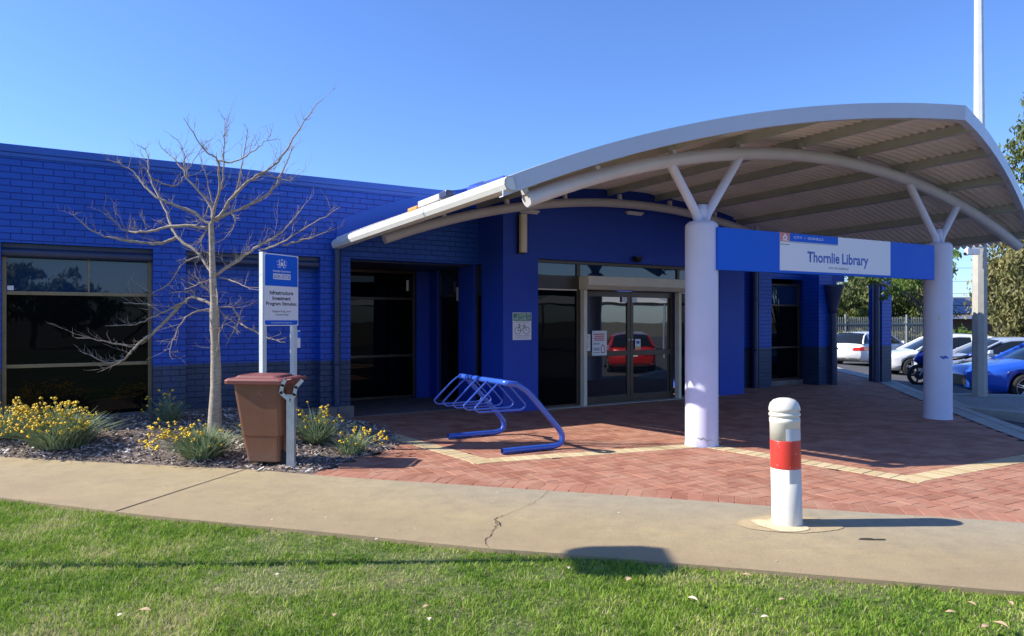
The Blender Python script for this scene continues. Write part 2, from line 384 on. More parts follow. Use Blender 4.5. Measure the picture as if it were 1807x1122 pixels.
# ---------------------------------------------------------------- mesh helpers
ORIG = {}
class MB:
    def __init__(self): self.v = []; self.f = []; self.a = []; self.sm = []
    def add(self, vs, fs, rnd=None, smooth=False):
        o = len(self.v); self.v += [tuple(p) for p in vs]
        for f in fs:
            self.f.append(tuple(i + o for i in f)); self.a.append(rnd if rnd is not None else 0.5); self.sm.append(smooth)
    def hexa(self, p):   # 8 points: bottom 4 ccw, top 4 ccw
        self.add(p, [(3, 2, 1, 0), (4, 5, 6, 7), (0, 1, 5, 4), (1, 2, 6, 5), (2, 3, 7, 6), (3, 0, 4, 7)])
    def box(self, x0, x1, y0, y1, z0, z1, fr=None):
        p = [(x0, y0, z0), (x1, y0, z0), (x1, y1, z0), (x0, y1, z0), (x0, y0, z1), (x1, y0, z1), (x1, y1, z1), (x0, y1, z1)]
        if fr: p = [fr(*q) for q in p]
        self.hexa(p)
    def prism(self, poly, h0, h1, ax):   # poly list of 2d, ax(u,v,h)->3d
        n = len(poly)
        self.add([ax(u, v, h0) for u, v in poly] + [ax(u, v, h1) for u, v in poly],
                 [tuple(reversed(range(n))), tuple(range(n, 2 * n))] + [(i, (i + 1) % n, n + (i + 1) % n, n + i) for i in range(n)])
    def tube(self, pts, r, n=10, cap=True, smooth=True, rnd=None):
        pts = [Vector(p) for p in pts]
        if not hasattr(r, '__len__'): r = [r] * len(pts)
        prev = None; rings = []
        for i, p in enumerate(pts):
            t = (pts[min(i + 1, len(pts) - 1)] - pts[max(i - 1, 0)])
            if t.length < 1e-9: t = Vector((0, 0, 1))
            t.normalize()
            if prev is None:
                a = Vector((0, 0, 1)) if abs(t.z) < 0.9 else Vector((1, 0, 0))
                prev = t.cross(a).normalized()
            else:
                prev = (prev - t * prev.dot(t)).normalized()
            b = t.cross(prev)
            rings.append([p + (prev * math.cos(2 * math.pi * k / n) + b * math.sin(2 * math.pi * k / n)) * r[i] for k in range(n)])
        vs = [q for g in rings for q in g]
        fs = []
        for i in range(len(pts) - 1):
            for k in range(n):
                fs.append((i * n + k, i * n + (k + 1) % n, (i + 1) * n + (k + 1) % n, (i + 1) * n + k))
        self.add(vs, fs, rnd, smooth)
        if cap and smooth:
            self.add(rings[0], [tuple(reversed(range(n)))], rnd); self.add(rings[-1], [tuple(range(n))], rnd)
        elif cap:
            o = len(self.v) - len(vs)
            self.f.append(tuple(o + k for k in reversed(range(n)))); self.a.append(rnd or 0.5); self.sm.append(False)
            self.f.append(tuple(o + (len(pts) - 1) * n + k for k in range(n))); self.a.append(rnd or 0.5); self.sm.append(False)
    def lathe(self, prof, c, n=32, smooth=True):   # prof list (r,z); axis z at c
        vs = []; fs = []
        for r_, z in prof:
            for k in range(n):
                a = 2 * math.pi * k / n
                vs.append((c[0] + r_ * math.cos(a), c[1] + r_ * math.sin(a), c[2] + z))
        for i in range(len(prof) - 1):
            for k in range(n):
                fs.append((i * n + k, i * n + (k + 1) % n, (i + 1) * n + (k + 1) % n, (i + 1) * n + k))
        self.add(vs, fs, None, smooth)
        o = len(self.v) - len(vs)
        self.f.append(tuple(o + k for k in reversed(range(n)))); self.a.append(0.5); self.sm.append(False)
        self.f.append(tuple(o + (len(prof) - 1) * n + k for k in range(n))); self.a.append(0.5); self.sm.append(False)
    def xf(self, m):
        self.v = [tuple(m @ Vector(p)) for p in self.v]; return self
    def build(self, name, mat, parent=None, bevel=0.0, world=True, fix=True):
        me = bpy.data.meshes.new(name)
        off = ORIG.get(parent.name, (0, 0, 0)) if (parent is not None and world) else (0, 0, 0)
        me.from_pydata([(p[0] - off[0], p[1] - off[1], p[2] - off[2]) for p in self.v], [], self.f)
        me.polygons.foreach_set('use_smooth', self.sm)
        at = me.attributes.new('rnd', 'FLOAT', 'FACE'); at.data.foreach_set('value', self.a)
        if fix:
            bm = bmesh.new(); bm.from_mesh(me); bmesh.ops.recalc_face_normals(bm, faces=bm.faces); bm.to_mesh(me); bm.free()
        o = bpy.data.objects.new(name, me)
        COL.objects.link(o)
        if mat is not None: me.materials.append(mat if not isinstance(mat, str) else M[mat])
        if parent is not None:
            o.parent = parent; ORIG[o.name] = off
        else: ORIG[o.name] = (0, 0, 0)
        if bevel:
            b = o.modifiers.new('bevel', 'BEVEL'); b.width = bevel; b.segments = 2; b.limit_method = 'ANGLE'; b.angle_limit = R(35)
        return o

def tag(o, label=None, cat=None, group=None, kind=None):
    if label: o['label'] = label
    if cat: o['category'] = cat
    if group: o['group'] = group
    if kind: o['kind'] = kind
    return o
def thing(name, loc, label, cat, group=None, rz=0.0):
    o = bpy.data.objects.new(name, None); COL.objects.link(o)
    o.location = loc; o.rotation_euler = (0, 0, rz); o.empty_display_size = 0.2
    ORIG[o.name] = tuple(loc)
    return tag(o, label, cat, group)
def struct(mb, name, mat): return tag(mb.build(name, mat), kind='structure')
def copy_tree(o, parent=None):
    c = o.copy(); COL.objects.link(c); c.parent = parent
    for ch in [x for x in bpy.data.objects if x.parent == o]: copy_tree(ch, c)
    return c

def frame(px, py, deg):
    a = R(deg); U = (math.sin(a), math.cos(a)); W = (math.cos(a), -math.sin(a))
    return lambda s, w_, z: (px + s * U[0] + w_ * W[0], py + s * U[1] + w_ * W[1], z)
B = frame(-2.73, 11.77, 58)      # library wall plane: along, out, up
D = frame(1.33, 13.3, 58)        # entrance portal plane
C0 = frame(2.433, 9.2, 61)       # canopy columns
def C(s, w_, z):                 # canopy runs slightly askew behind the columns
    if w_ < 0: return C0(s + 0.07 * w_, w_, z + 0.02 * w_)
    return C0(s, w_, z)

def text(s, fr, s0, s1, z0, z1, n, mat, parent, name='lettering', bold=0.0, name_z=None, align=None):
    """flat letters filling the rectangle s0..s1 x z0..z1 on a wall frame, n = distance out from the plane"""
    cu = bpy.data.curves.new('t', 'FONT'); cu.body = s; cu.size = 1; cu.offset = bold; cu.extrude = 0.0
    cu.resolution_u = 3
    to = bpy.data.objects.new('t', cu); COL.objects.link(to)
    dg = bpy.context.evaluated_depsgraph_get()
    me = bpy.data.meshes.new_from_object(to.evaluated_get(dg))
    bpy.data.objects.remove(to); bpy.data.curves.remove(cu)
    co = [v.co.copy() for v in me.vertices]
    x0 = min(c.x for c in co); x1 = max(c.x for c in co); y0 = min(c.y for c in co); y1 = max(c.y for c in co)
    off = ORIG.get(parent.name, (0, 0, 0))
    for v in me.vertices:
        s_ = s0 + (v.co.x - x0) / (x1 - x0) * (s1 - s0); z_ = z0 + (v.co.y - y0) / (y1 - y0) * (z1 - z0)
        p = fr(s_, n, z_); v.co = (p[0] - off[0], p[1] - off[1], p[2] - off[2])
    me.materials.append(M[mat]); me.name = name
    o = bpy.data.objects.new(name, me); COL.objects.link(o); o.parent = parent; ORIG[o.name] = off
    return o
def line_h(mb, pts, wd, fr, n, t=0.002):
    """polyline stroke drawn on a wall frame"""
    for (a, b) in zip(pts[:-1], pts[1:]):
        d = Vector((b[0] - a[0], b[1] - a[1])); L = d.length
        if L < 1e-6: continue
        q = Vector((-d.y, d.x)) / L * wd / 2; e = d / L * wd * 0.3
        P = [(a[0] - e.x + q.x, a[1] - e.y + q.y), (a[0] - e.x - q.x, a[1] - e.y - q.y), (b[0] + e.x - q.x, b[1] + e.y - q.y), (b[0] + e.x + q.x, b[1] + e.y + q.y)]
        mb.prism(P, n, n + t, lambda u, v, h: fr(u, h, v))
# ================================================================ GROUND
def poly_sheet(pts, z, name, mat, kind='structure'):
    mb = MB(); mb.add([(x, y, z) for x, y in pts], [tuple(range(len(pts)))])
    return tag(mb.build(name, mat, fix=False), kind=kind)

KERB = [(5.9, 4.6), (6.55, 7.0), (7.1, 9.0), (7.5, 10.5), (8.2, 12.9), (9.1, 15.9), (10.1, 19.1), (10.9, 23.8), (14.5, 36.0)]
def kx(y):
    for (a, b) in zip(KERB[:-1], KERB[1:]):
        if y <= b[1]: return a[0] + (b[0] - a[0]) * (y - a[1]) / (b[1] - a[1])
    return KERB[-1][0]
# big sheet to the horizon
mb = MB(); mb.add([(-900, -900, -0.95), (900, -900, -0.95), (900, 1500, -0.95), (-900, 1500, -0.95)], [(0, 1, 2, 3)])
struct(mb, 'far_ground', 'far_ground')
# car park: falls away from the kerb
mb = MB(); nx, ny = 50, 60; vs = []
def cp_h(x, y):
    d = max(0.0, (x - kx(y)) * 0.93)
    return -0.13 - min(0.24, 0.055 * d) - 0.0075 * max(0, y - 14) if y < 60 else -0.72
for j in range(ny + 1):
    y = -12 + 74 * j / ny
    for i in range(nx + 1):
        x0 = kx(max(y, 4.6)) if y > 4.6 else 5.9
        x = x0 + (70 - x0) * (i / nx) ** 1.8
        vs.append((x, y, cp_h(x, max(y, 4.6))))
mb.add(vs, [(j * (nx + 1) + i, j * (nx + 1) + i + 1, (j + 1) * (nx + 1) + i + 1, (j + 1) * (nx + 1) + i) for j in range(ny) for i in range(nx)])
struct(mb, 'car_park_asphalt', 'asphalt')
# parking bay lines
mb = MB()
for k in range(7):
    x0, y0 = 11.5 + k * 0.9, 12.8 + k * 3.0
    for q in range(10):
        a = Vector((x0, y0)) + Vector((0.93, -0.37)) * (q * 0.5); b_ = a + Vector((0.93, -0.37)) * 0.5; nn = Vector((0.37, 0.93)) * 0.05
        mb.add([(p.x, p.y, cp_h(p.x, p.y) + 0.012) for p in (a - nn, b_ - nn, b_ + nn, a + nn)], [(0, 1, 2, 3)])
struct(mb, 'bay_lines', 'white')
# kerb ribbon (real step)
mb = MB()
for (a, b_) in zip(KERB[:-1], KERB[1:]):
    d = Vector((b_[0] - a[0], b_[1] - a[1])).normalized(); nrm = Vector((d.y, -d.x))
    L = Vector((b_[0] - a[0], b_[1] - a[1])).length; k = max(1, int(L / 1.2))
    for q in range(k):
        p = Vector(a) + d * (L * q / k + 0.004); r_ = Vector(a) + d * (L * (q + 1) / k - 0.004)
        e = [p - nrm * 0.16, r_ - nrm * 0.16, r_ + nrm * 0.02, p + nrm * 0.02]
        mb.hexa([(v.x, v.y, -0.5) for v in e] + [(v.x, v.y, 0.012) for v in e])
struct(mb, 'car_park_kerb', 'kerb')
mb = MB()   # flat concrete strip beside the kerb
prevs = None
for (a, b_) in zip(KERB[:-1], KERB[1:]):
    d = Vector((b_[0] - a[0], b_[1] - a[1])).normalized(); nrm = Vector((d.y, -d.x))
    e = [Vector(a) - nrm * 0.42, Vector(b_) - nrm * 0.42, Vector(b_) - nrm * 0.162, Vector(a) - nrm * 0.162]
    mb.add([(v.x, v.y, 0.006) for v in e], [(0, 1, 2, 3)])
struct(mb, 'kerb_edge_strip', 'kerb')
# planted island with the light pole
isl = [(8.85, 12.35), (10.4, 12.25), (13.2, 12.7), (14.0, 14.6), (11.4, 15.3), (10.0, 15.75), (9.15, 15.8), (8.33, 13.15)]
mb = MB()
cx_ = sum(p[0] for p in isl) / len(isl); cy_ = sum(p[1] for p in isl) / len(isl)
inn = [(p[0] + (cx_ - p[0]) * 0.07, p[1] + (cy_ - p[1]) * 0.16) for p in isl]
for i in range(len(isl)):
    j = (i + 1) % len(isl)
    mb.hexa([(isl[i][0], isl[i][1], -0.7), (isl[j][0], isl[j][1], -0.7), (inn[j][0], inn[j][1], -0.7), (inn[i][0], inn[i][1], -0.7),
             (isl[i][0], isl[i][1], 0.0), (isl[j][0], isl[j][1], 0.0), (inn[j][0], inn[j][1], 0.0), (inn[i][0], inn[i][1], 0.0)])
struct(mb, 'island_kerb', 'kerb')
poly_sheet(inn, -0.015, 'island_gravel', 'gravel')

# path edges (lawn side and paving side), measured on the ground
EDGE_L = [(-40, 17.0), (-12, 8.9), (-7.5, 7.45), (-4.62, 6.47), (-3.0, 5.88), (-1.29, 5.38), (-0.19, 5.03), (0.22, 4.95), (1.106, 4.72), (2.1, 4.46), (3.01, 4.22), (6.5, 3.6), (12, 2.6)]
EDGE_P = [(-40, 20.5), (-12, 10.35), (-7.5, 8.85), (-6.0, 8.40), (-4.4, 8.02), (-2.83, 7.70), (-1.76, 7.32), (-0.02, 6.84), (1.5, 6.41), (2.23, 6.17), (4.05, 5.67), (6.5, 5.1), (12, 3.9)]
def edge_y(E_, x):
    for a, b_ in zip(E_[:-1], E_[1:]):
        if a[0] <= x <= b_[0]: return a[1] + (b_[1] - a[1]) * (x - a[0]) / (b_[0] - a[0])
    return E_[-1][1] if x > 0 else E_[0][1]
def strip(x0, x1, n, f0, f1, z, m=1):
    mb = MB(); vs = []
    for i in range(n + 1):
        x = x0 + (x1 - x0) * i / n
        for j in range(m + 1):
            y = f0(x) + (f1(x) - f0(x)) * j / m
            vs.append((x, y, z(x, y) if callable(z) else z))
    mb.add(vs, [(i * (m + 1) + j, (i + 1) * (m + 1) + j, (i + 1) * (m + 1) + j + 1, i * (m + 1) + j + 1) for i in range(n) for j in range(m)])
    return mb
EL = lambda x: edge_y(EDGE_L, x)
EP = lambda x: edge_y(EDGE_P, x)
struct(strip(-40, 12, 120, EL, EP, 0.0), 'concrete_path', 'path')
# thickness edge of the slab on the lawn side
mb = MB()
for i in range(120):
    x0, x1 = -40 + 52 * i / 120, -40 + 52 * (i + 1) / 120
    mb.add([(x0, EL(x0), -0.05), (x1, EL(x1), -0.05), (x1, EL(x1), 0.0), (x0, EL(x0), 0.0)], [(0, 1, 2, 3)])
struct(mb, 'path_edge', 'path')
# lawn soil (slightly below the path) and the strip under everything
struct(strip(-60, 12, 160, lambda x: -40.0, lambda x: EL(x) + 0.01, lambda x, y: -0.035, 30), 'lawn_soil', 'lawn')
mb = MB(); mb.add([(-60, 8, -0.045), (5.9, 4.6, -0.045), (6.55, 7.0, -0.045), (7.1, 9.0, -0.045), (8.2, 12.9, -0.045), (9.1, 15.9, -0.045), (10.9, 23.8, -0.045), (14.5, 36, -0.045), (-60, 60, -0.045)], [tuple(range(9))])
struct(mb, 'site_ground', 'plinth')

# expansion joint and crack in the path
mb = MB()
def ribbon(pts, wds, z):
    for (a, b_, w0, w1) in zip(pts[:-1], pts[1:], wds[:-1], wds[1:]):
        d = Vector((b_[0] - a[0], b_[1] - a[1])); q = Vector((-d.y, d.x)).normalized()
        mb.add([(a[0] - q.x * w0, a[1] - q.y * w0, z), (b_[0] - q.x * w1, b_[1] - q.y * w1, z), (b_[0] + q.x * w1, b_[1] + q.y * w1, z), (a[0] + q.x * w0, a[1] + q.y * w0, z)], [(0, 1, 2, 3)])
ribbon([(-2.86, 7.69), (-3.32, 6.0)], [0.006, 0.008], 0.004)
ribbon([(1.05, EL(1.05) + 0.0), (1.72, EP(1.72))], [0.0015, 0.0015], 0.004) if False else None
ribbon([(-9.2, EL(-9.2)), (-8.6, EP(-8.6))], [0.006, 0.006], 0.004)
struct(mb, 'path_joint', 'crack')
mb = MB(); rr = random.Random(5)
cp = [(0.34, 6.76), (0.22, 6.35), (0.10, 6.12), (-0.02, 5.93), (-0.13, 5.78), (-0.12, 5.62), (-0.15, 5.42), (-0.19, 5.22), (-0.16, 5.0)]
fine = []
for a, b_ in zip(cp[:-1], cp[1:]):
    for q in range(6):
        t = q / 6; fine.append((a[0] + (b_[0] - a[0]) * t + rr.uniform(-.014, .014), a[1] + (b_[1] - a[1]) * t))
ribbon(fine, [rr.uniform(.0012, .004) * (0.5 if i < 18 else 1.0) for i in range(len(fine))], 0.004)
ribbon([(-0.13, 5.72), (-0.10, 5.66), (-0.09, 5.55)], [.004, .006, .002], 0.0045)
struct(mb, 'path_crack', 'crack')

# ---------------------------------------------------------------- brick paving
def in_paving(x, y):
    if y < EP(x) + 0.115: return False
    if x > kx(y) - 0.43: return False
    # mulch bed outline
    if x < BEDX(y): return False
    return y < 30
BED = [(6.9, -1.75), (7.35, -2.05), (7.9, -1.95), (8.6, -1.62), (9.2, -1.42), (10.0, -1.60), (10.8, -2.0), (11.2, -2.35), (11.4, -9)]
def BEDX(y):
    if y < BED[0][0]: return -60
    for a, b_ in zip(BED[:-1], BED[1:]):
        if a[0] <= y <= b_[0]: return a[1] + (b_[1] - a[1]) * (y - a[0]) / (b_[0] - a[0])
    return -9
YL = [(-3.35, -3.6), (-2.95, -0.42), (0.0, 0.03), (0.42, 2.50), (6.6, 2.46)]   # cream band in the column frame
ylw = [C0(a, b_, 0)[:2] for a, b_ in YL]
def dist_seg(p, a, b_):
    p, a, b_ = Vector(p), Vector(a), Vector(b_); d = b_ - a; t = max(0, min(1, (p - a).dot(d) / d.length_squared)); return (p - a - d * t).length
mb = MB(); rr = random.Random(3)
Lb, Wb = 0.27, 0.135; g = 0.0028
U_ = Vector(C0(1, 0, 0)[:2]) - Vector(C0(0, 0, 0)[:2]); W_ = Vector(C0(0, 1, 0)[:2]) - Vector(C0(0, 0, 0)[:2]); O_ = Vector(C0(0, 0, 0)[:2])
def put_brick(mb, c, du, dw, z, U_=U_, W_=W_):
    jz = rr.uniform(-.0010, .0010); ja = rr.uniform(-.008, .008)
    Uv = U_ + W_ * ja; Wv = W_ - U_ * ja
    du -= g; dw -= g
    top = [c - Uv * du / 2 - Wv * dw / 2, c + Uv * du / 2 - Wv * dw / 2, c + Uv * du / 2 + Wv * dw / 2, c - Uv * du / 2 + Wv * dw / 2]
    e = 0.0035
    inn_ = [c - Uv * (du / 2 - e) - Wv * (dw / 2 - e), c + Uv * (du / 2 - e) - Wv * (dw / 2 - e), c + Uv * (du / 2 - e) + Wv * (dw / 2 - e), c - Uv * (du / 2 - e) + Wv * (dw / 2 - e)]
    rnd = rr.random() ** 1.3
    mb.add([(p.x, p.y, z - 0.004) for p in top] + [(p.x, p.y, z + jz) for p in inn_],
           [(4, 5, 6, 7), (0, 1, 5, 4), (1, 2, 6, 5), (2, 3, 7, 6), (3, 0, 4, 7)], rnd)
for k in range(-150, 200):
    for m_ in range(-60, 80):
        # herringbone: unit shifts (Wb,Wb) along the diagonal and (2Wb,-2Wb) across
        bs = k * Wb + m_ * 2 * Wb; bw = k * Wb - m_ * 2 * Wb
        for (cs, cw, du, dw) in ((bs + Wb, bw + Wb / 2, Lb, Wb), (bs + 2.5 * Wb, bw + 0.0, Wb, Lb)):
            p = O_ + U_ * cs + W_ * cw
            if abs(cs) > 26 or cw < -9.5 or cw > 7: continue
            if not in_paving(p.x, p.y): continue
            if any(dist_seg(p, a, b_) < 0.045 for a, b_ in zip(ylw[:-1], ylw[1:])): continue
            put_brick(mb, p, du, dw, 0.0)
# soldier course along the path
x = -2.2
while x < 7.2:
    d = Vector((0.1, EP(x + 0.1) - EP(x))).normalized(); nn = Vector((-d.y, d.x))
    c = Vector((x, EP(x))) + nn * 0.137
    if c.x < kx(c.y) - 0.4 and c.x > BEDX(c.y) - .05:
        put_brick(mb, c + d * .067, 0.135, 0.27, 0.0015, d, nn)
    x += 0.135 * d.x
pv = mb.build('brick_paving', 'paver', fix=False); tag(pv, kind='structure')
# cream bands
mb = MB()
for a, b_ in zip(ylw[:-1], ylw[1:]):
    a, b_ = Vector(a), Vector(b_); d = (b_ - a).normalized(); nn = Vector((-d.y, d.x)); L = (b_ - a).length
    k = int(L / 0.135)
    for q in range(-1, k + 1):
        put_brick(mb, a + d * (0.0675 + q * L / k), 0.135, 0.25, 0.0045, d, nn)
tag(mb.build('cream_paver_band', 'paver_cream', fix=False), kind='structure')
# bedding sand under the pavers
mb = MB()
mb.add([(-3.2, 6.9, -0.012)] + [(x, EP(x) - 0.01, -0.012) for x in (-2, 0, 2.2, 4, 5.9)] + [(6.55, 7.0, -0.012), (7.1, 9.0, -0.012), (8.2, 12.9, -0.012), (9.1, 15.9, -0.012), (10.9, 23.8, -0.012), (9.0, 26, -0.012), (-6, 16.5, -0.012)], [tuple(range(13))])
struct(mb, 'paving_bed', 'joint')

# crumbs of leaf and bark blown over the paving and path
mb = MB(); rr = random.Random(77)
for k in range(900):
    x = rr.uniform(-3.5, 8.0); y = rr.uniform(4.6, 14) if rr.random() < .6 else rr.uniform(4.6, 9)
    if y < edge_y(EDGE_L, x) or x > kx(y) or (x < -1.2 and y > EP(x)): continue
    L = rr.uniform(.006, .022) * (1 + (rr.random() < .08)); a = rr.uniform(0, 6.28); wd = L * rr.uniform(.2, .5)
    c, s_ = math.cos(a), math.sin(a)
    mb.add([(x + c * u - s_ * v, y + s_ * u + c * v, .008 + rr.uniform(0, .004)) for u, v in ((-L / 2, 0), (0, -wd / 2), (L / 2, 0), (0, wd / 2))], [(0, 1, 2, 3)], rr.random())
tag(mb.build('leaf_crumbs', 'chip', fix=False), kind='stuff')

# ---------------------------------------------------------------- mulch bed, rising to the wall
def bed_front(x): return EP(x)
def bed_z(x, y):
    # distance from wall 0..1
    wl = 11.77 + (x + 2.73) * 0.625
    t = max(0, min(1, (y - EP(x)) / max(0.5, (wl - EP(x)))))
    side = max(0.0, min(1.0, (BEDX(y) - x) / 1.3)) if y > 6.9 else 1
    fade = 1 if x < -6 else 1
    return -0.005 + 0.29 * (t ** 0.8) * side + 0.012 * math.sin(x * 5) * math.cos(y * 4)
mb = MB(); nx, ny = 90, 30; vs = []
for i in range(nx + 1):
    x = -16 + (16 - 1.45) * i / nx
    y0, y1 = EP(x), 11.9 + (x + 2.73) * 0.625
    y1 = max(y1, y0 + 0.3)
    for j in range(ny + 1):
        y = y0 + (y1 - y0) * j / ny
        xx = min(x, BEDX(y)) if y > 6.9 else x
        vs.append((xx, y, bed_z(xx, y)))
mb.add(vs, [(i * (ny + 1) + j, (i + 1) * (ny + 1) + j, (i + 1) * (ny + 1) + j + 1, i * (ny + 1) + j + 1) for i in range(nx) for j in range(ny)])
for k in range(len(mb.sm)): mb.sm[k] = True
struct(mb, 'mulch_bed', 'mulch')
# loose chips
mb = MB(); rr = random.Random(11)
for k in range(15000):
    x = rr.uniform(-7.6, -1.4); y = rr.uniform(7.0, 11.4)
    if y < EP(x) - (0.06 if rr.random() < .06 else -0.02) or x > BEDX(y) + (0.12 if rr.random() < .1 else -.03) or y > 11.6 + (x + 2.73) * 0.625: continue
    L = rr.uniform(.015, .07); wd = L * rr.uniform(.15, .45); a = rr.uniform(0, 6.28); ti = rr.uniform(-.5, .5); tj = rr.uniform(-.3, .3)
    z = bed_z(x, y) + 0.008 + abs(ti) * L * .4; t = rr.uniform(.003, .008)
    ux, uy = math.cos(a), math.sin(a)
    P = []
    for zz in (0, t):
        for (su, sv) in ((-1, -1), (1, -.7), (.8, 1), (-.9, .8)):
            P.append((x + ux * su * L / 2 - uy * sv * wd / 2, y + uy * su * L / 2 + ux * sv * wd / 2, z + zz + su * ti * L / 2 + sv * tj * wd))
    mb.add(P, [(4, 5, 6, 7), (0, 1, 5, 4), (1, 2, 6, 5), (2, 3, 7, 6), (3, 0, 4, 7)], rr.random() ** 1.15)
tag(mb.build('bark_mulch_chips', 'chip', fix=False), kind='stuff')

# ---------------------------------------------------------------- grass (numpy)
def vnoise(x, y, s, seed):
    rs = np.random.RandomState(seed); T = rs.rand(64, 64)
    u, v = x * s, y * s; i, j = np.floor(u).astype(int), np.floor(v).astype(int); fu, fv = u - i, v - j
    fu = fu * fu * (3 - 2 * fu); fv = fv * fv * (3 - 2 * fv)
    g = lambda a, b_: T[a % 64, b_ % 64]
    return (g(i, j) * (1 - fu) + g(i + 1, j) * fu) * (1 - fv) + (g(i, j + 1) * (1 - fu) + g(i + 1, j + 1) * fu) * fv
def numpy_tris(name, V, F, rnd, mat, parent=None, label=None):
    me = bpy.data.meshes.new(name)
    nf, k = F.shape
    me.vertices.add(len(V)); me.vertices.foreach_set('co', V.astype(np.float32).ravel())
    me.loops.add(nf * k); me.loops.foreach_set('vertex_index', F.astype(np.int32).ravel())
    me.polygons.add(nf); me.polygons.foreach_set('loop_start', np.arange(0, nf * k, k, dtype=np.int32))
    me.update(calc_edges=True)
    at = me.attributes.new('rnd', 'FLOAT', 'FACE'); at.data.foreach_set('value', rnd.astype(np.float32))
    me.materials.append(M[mat])
    o = bpy.data.objects.new(name, me); COL.objects.link(o)
    if parent is not None: o.parent = parent
    return o
rs = np.random.RandomState(4)
def grass(nb, xr, yr, h0, h1, wd, name):
    x = rs.uniform(*xr, nb); y = rs.uniform(*yr, nb)
    ex = np.array([p[0] for p in EDGE_L]); ey = np.array([p[1] for p in EDGE_L])
    el = np.interp(x, ex, ey)
    cl = vnoise(x, y, 1.1, 1) * .5 + vnoise(x, y, 3.7, 2) * .3 + vnoise(x, y, 11, 3) * .2
    tuft = vnoise(x, y, 24, 5)
    leftdry = np.clip((1.2 - x) / 5, 0, 1) * .10
    keep = (y < el + rs.uniform(-.03, .035, nb) + .05 * (vnoise(x, y, 5, 12) - .45)) & (rs.rand(nb) < np.clip((cl - 0.12 - leftdry) * 6, 0.6, 1))
    x, y, cl, tuft = x[keep], y[keep], cl[keep], tuft[keep]; n = len(x)
    h = rs.uniform(h0, h1, n) * (0.5 + 0.9 * tuft) * (0.45 + 1.1 * cl)
    a = rs.uniform(0, 2 * np.pi, n); lean = rs.uniform(.2, 1.15, n) * h; la = rs.uniform(0, 2 * np.pi, n)
    z0 = np.full(n, -0.035)
    c, s = np.cos(a) * wd / 2, np.sin(a) * wd / 2
    lx, ly = np.cos(la) * lean, np.sin(la) * lean
    V = np.zeros((n, 5, 3))
    V[:, 0] = np.c_[x - c, y - s, z0]; V[:, 1] = np.c_[x + c, y + s, z0]
    V[:, 2] = np.c_[x + c * .8 + lx * .35, y + s * .8 + ly * .35, z0 + h * .6]; V[:, 3] = np.c_[x - c * .8 + lx * .35, y - s * .8 + ly * .35, z0 + h * .6]
    V[:, 4] = np.c_[x + lx, y + ly, z0 + h * .95]
    base = (np.arange(n) * 5)[:, None]
    # split quad+tip into 3 triangles
    F = np.concatenate([base + np.array([[0, 1, 2]]), base + np.array([[0, 2, 3]]), base + np.array([[3, 2, 4]])])
    dry = vnoise(x, y, 1.6, 9) * .5 + vnoise(x, y, 6, 8) * .5
    r = np.clip(rs.rand(n) * .45 + (dry - .3) * .7 + (tuft - .5) * .25, 0, .84)
    isdry = rs.rand(n) < np.clip(.04 + (dry - .52) * 1.5 + np.clip(-x * .03, -.05, .12) + (cl < .30) * .3, .03, .65)
    r = np.where(isdry, .93, r)
    return tag(numpy_tris(name, V.reshape(-1, 3), F, np.tile(r, 3), 'grass'), kind='stuff')
grass(330000, (-5.6, 4.6), (3.3, 7.0), .018, .040, .0046, 'grass')
grass(42000, (-22, 9), (-2.5, 13.5), .03, .055, .007, 'grass')
# ================================================================ LIBRARY BUILDING
lib = thing('library_building', B(0, 0, 0), 'long low library building of blue painted brick with a smooth blue entrance portal', 'library')
def bbox(mb, s0, s1, n0, n1, z0, z1, fr=B): mb.box(s0, s1, n0, n1, z0, z1, fr)
def boxes(name, mat, lst, fr=B, parent=None, bevel=0.0):
    for q in lst:
        mb = MB(); mb.box(*q, fr); mb.build(name, mat, parent or lib, bevel=bevel)
WL = -4.72  # unseen left end, cut short so the sun reaches the garden bed
# brick walls, pillars and infill
mb = MB()
mb.box(WL, 2.2, -0.32, 0, 2.62, 3.74, B)
mb.build('wall_band', 'brick', lib)
boxes('wall_band', 'brick', [(2.2, 2.50, -0.30, -0.003, 2.62, 3.72)])
mb = MB()
bbox(mb, 8.66, 13.6, -0.32, 0.0, 2.62, 3.74)
mb.build('wall_band', 'brick', lib)
for s0, s1, n0, n1 in ((WL, -4.62, -0.32, -0.001), (-2.84, -2.41, -0.32, -0.001), (-0.42, 0.08, -0.32, -0.001)):
    mb = MB(); bbox(mb, s0, s1, n0, n1, -0.1, 2.618); mb.build('pillar', 'brick', lib)
mb = MB(); bbox(mb, -2.41, -0.42, -0.34, -0.24, -0.1, 2.617); mb.build('wall_infill', 'brick', lib)
mb = MB(); bbox(mb, 9.95, 10.40, 0.002, 0.2, -0.05, 2.9); mb.build('pillar', 'brick', lib)
mb = MB(); bbox(mb, 11.85, 12.35, 0.002, 0.46, -0.05, 2.9); mb.build('pillar', 'brick', lib)
boxes('wall_infill', 'brick', [(11.93, 13.25, -0.34, -0.002, -0.05, 2.618), (9.4, 10.55, -0.34, -0.002, -0.05, 2.618)])
# building body behind (roof slab, rear and end walls)
mb = MB()
bbox(mb, WL, 2.15, -14, -0.34, 3.55, 3.62); mb.build('flat_roof', 'navy', lib)
boxes('flat_roof', 'navy', [(8.7, 13.2, -14, -0.34, 3.55, 3.62), (2.15, 8.7, -14, -4.0, 3.56, 3.625)])
boxes('rear_wall', 'brick', [(WL, 13.2, -14.2, -14, -0.1, 3.7)])
boxes('end_wall', 'brick', [(2.0, 2.2, -4.5, -0.322, 2.62, 3.74), (13.0, 13.25, -14, -0.342, -0.1, 3.74), (WL, WL + .2, -14, -.322, -0.1, 3.74)])
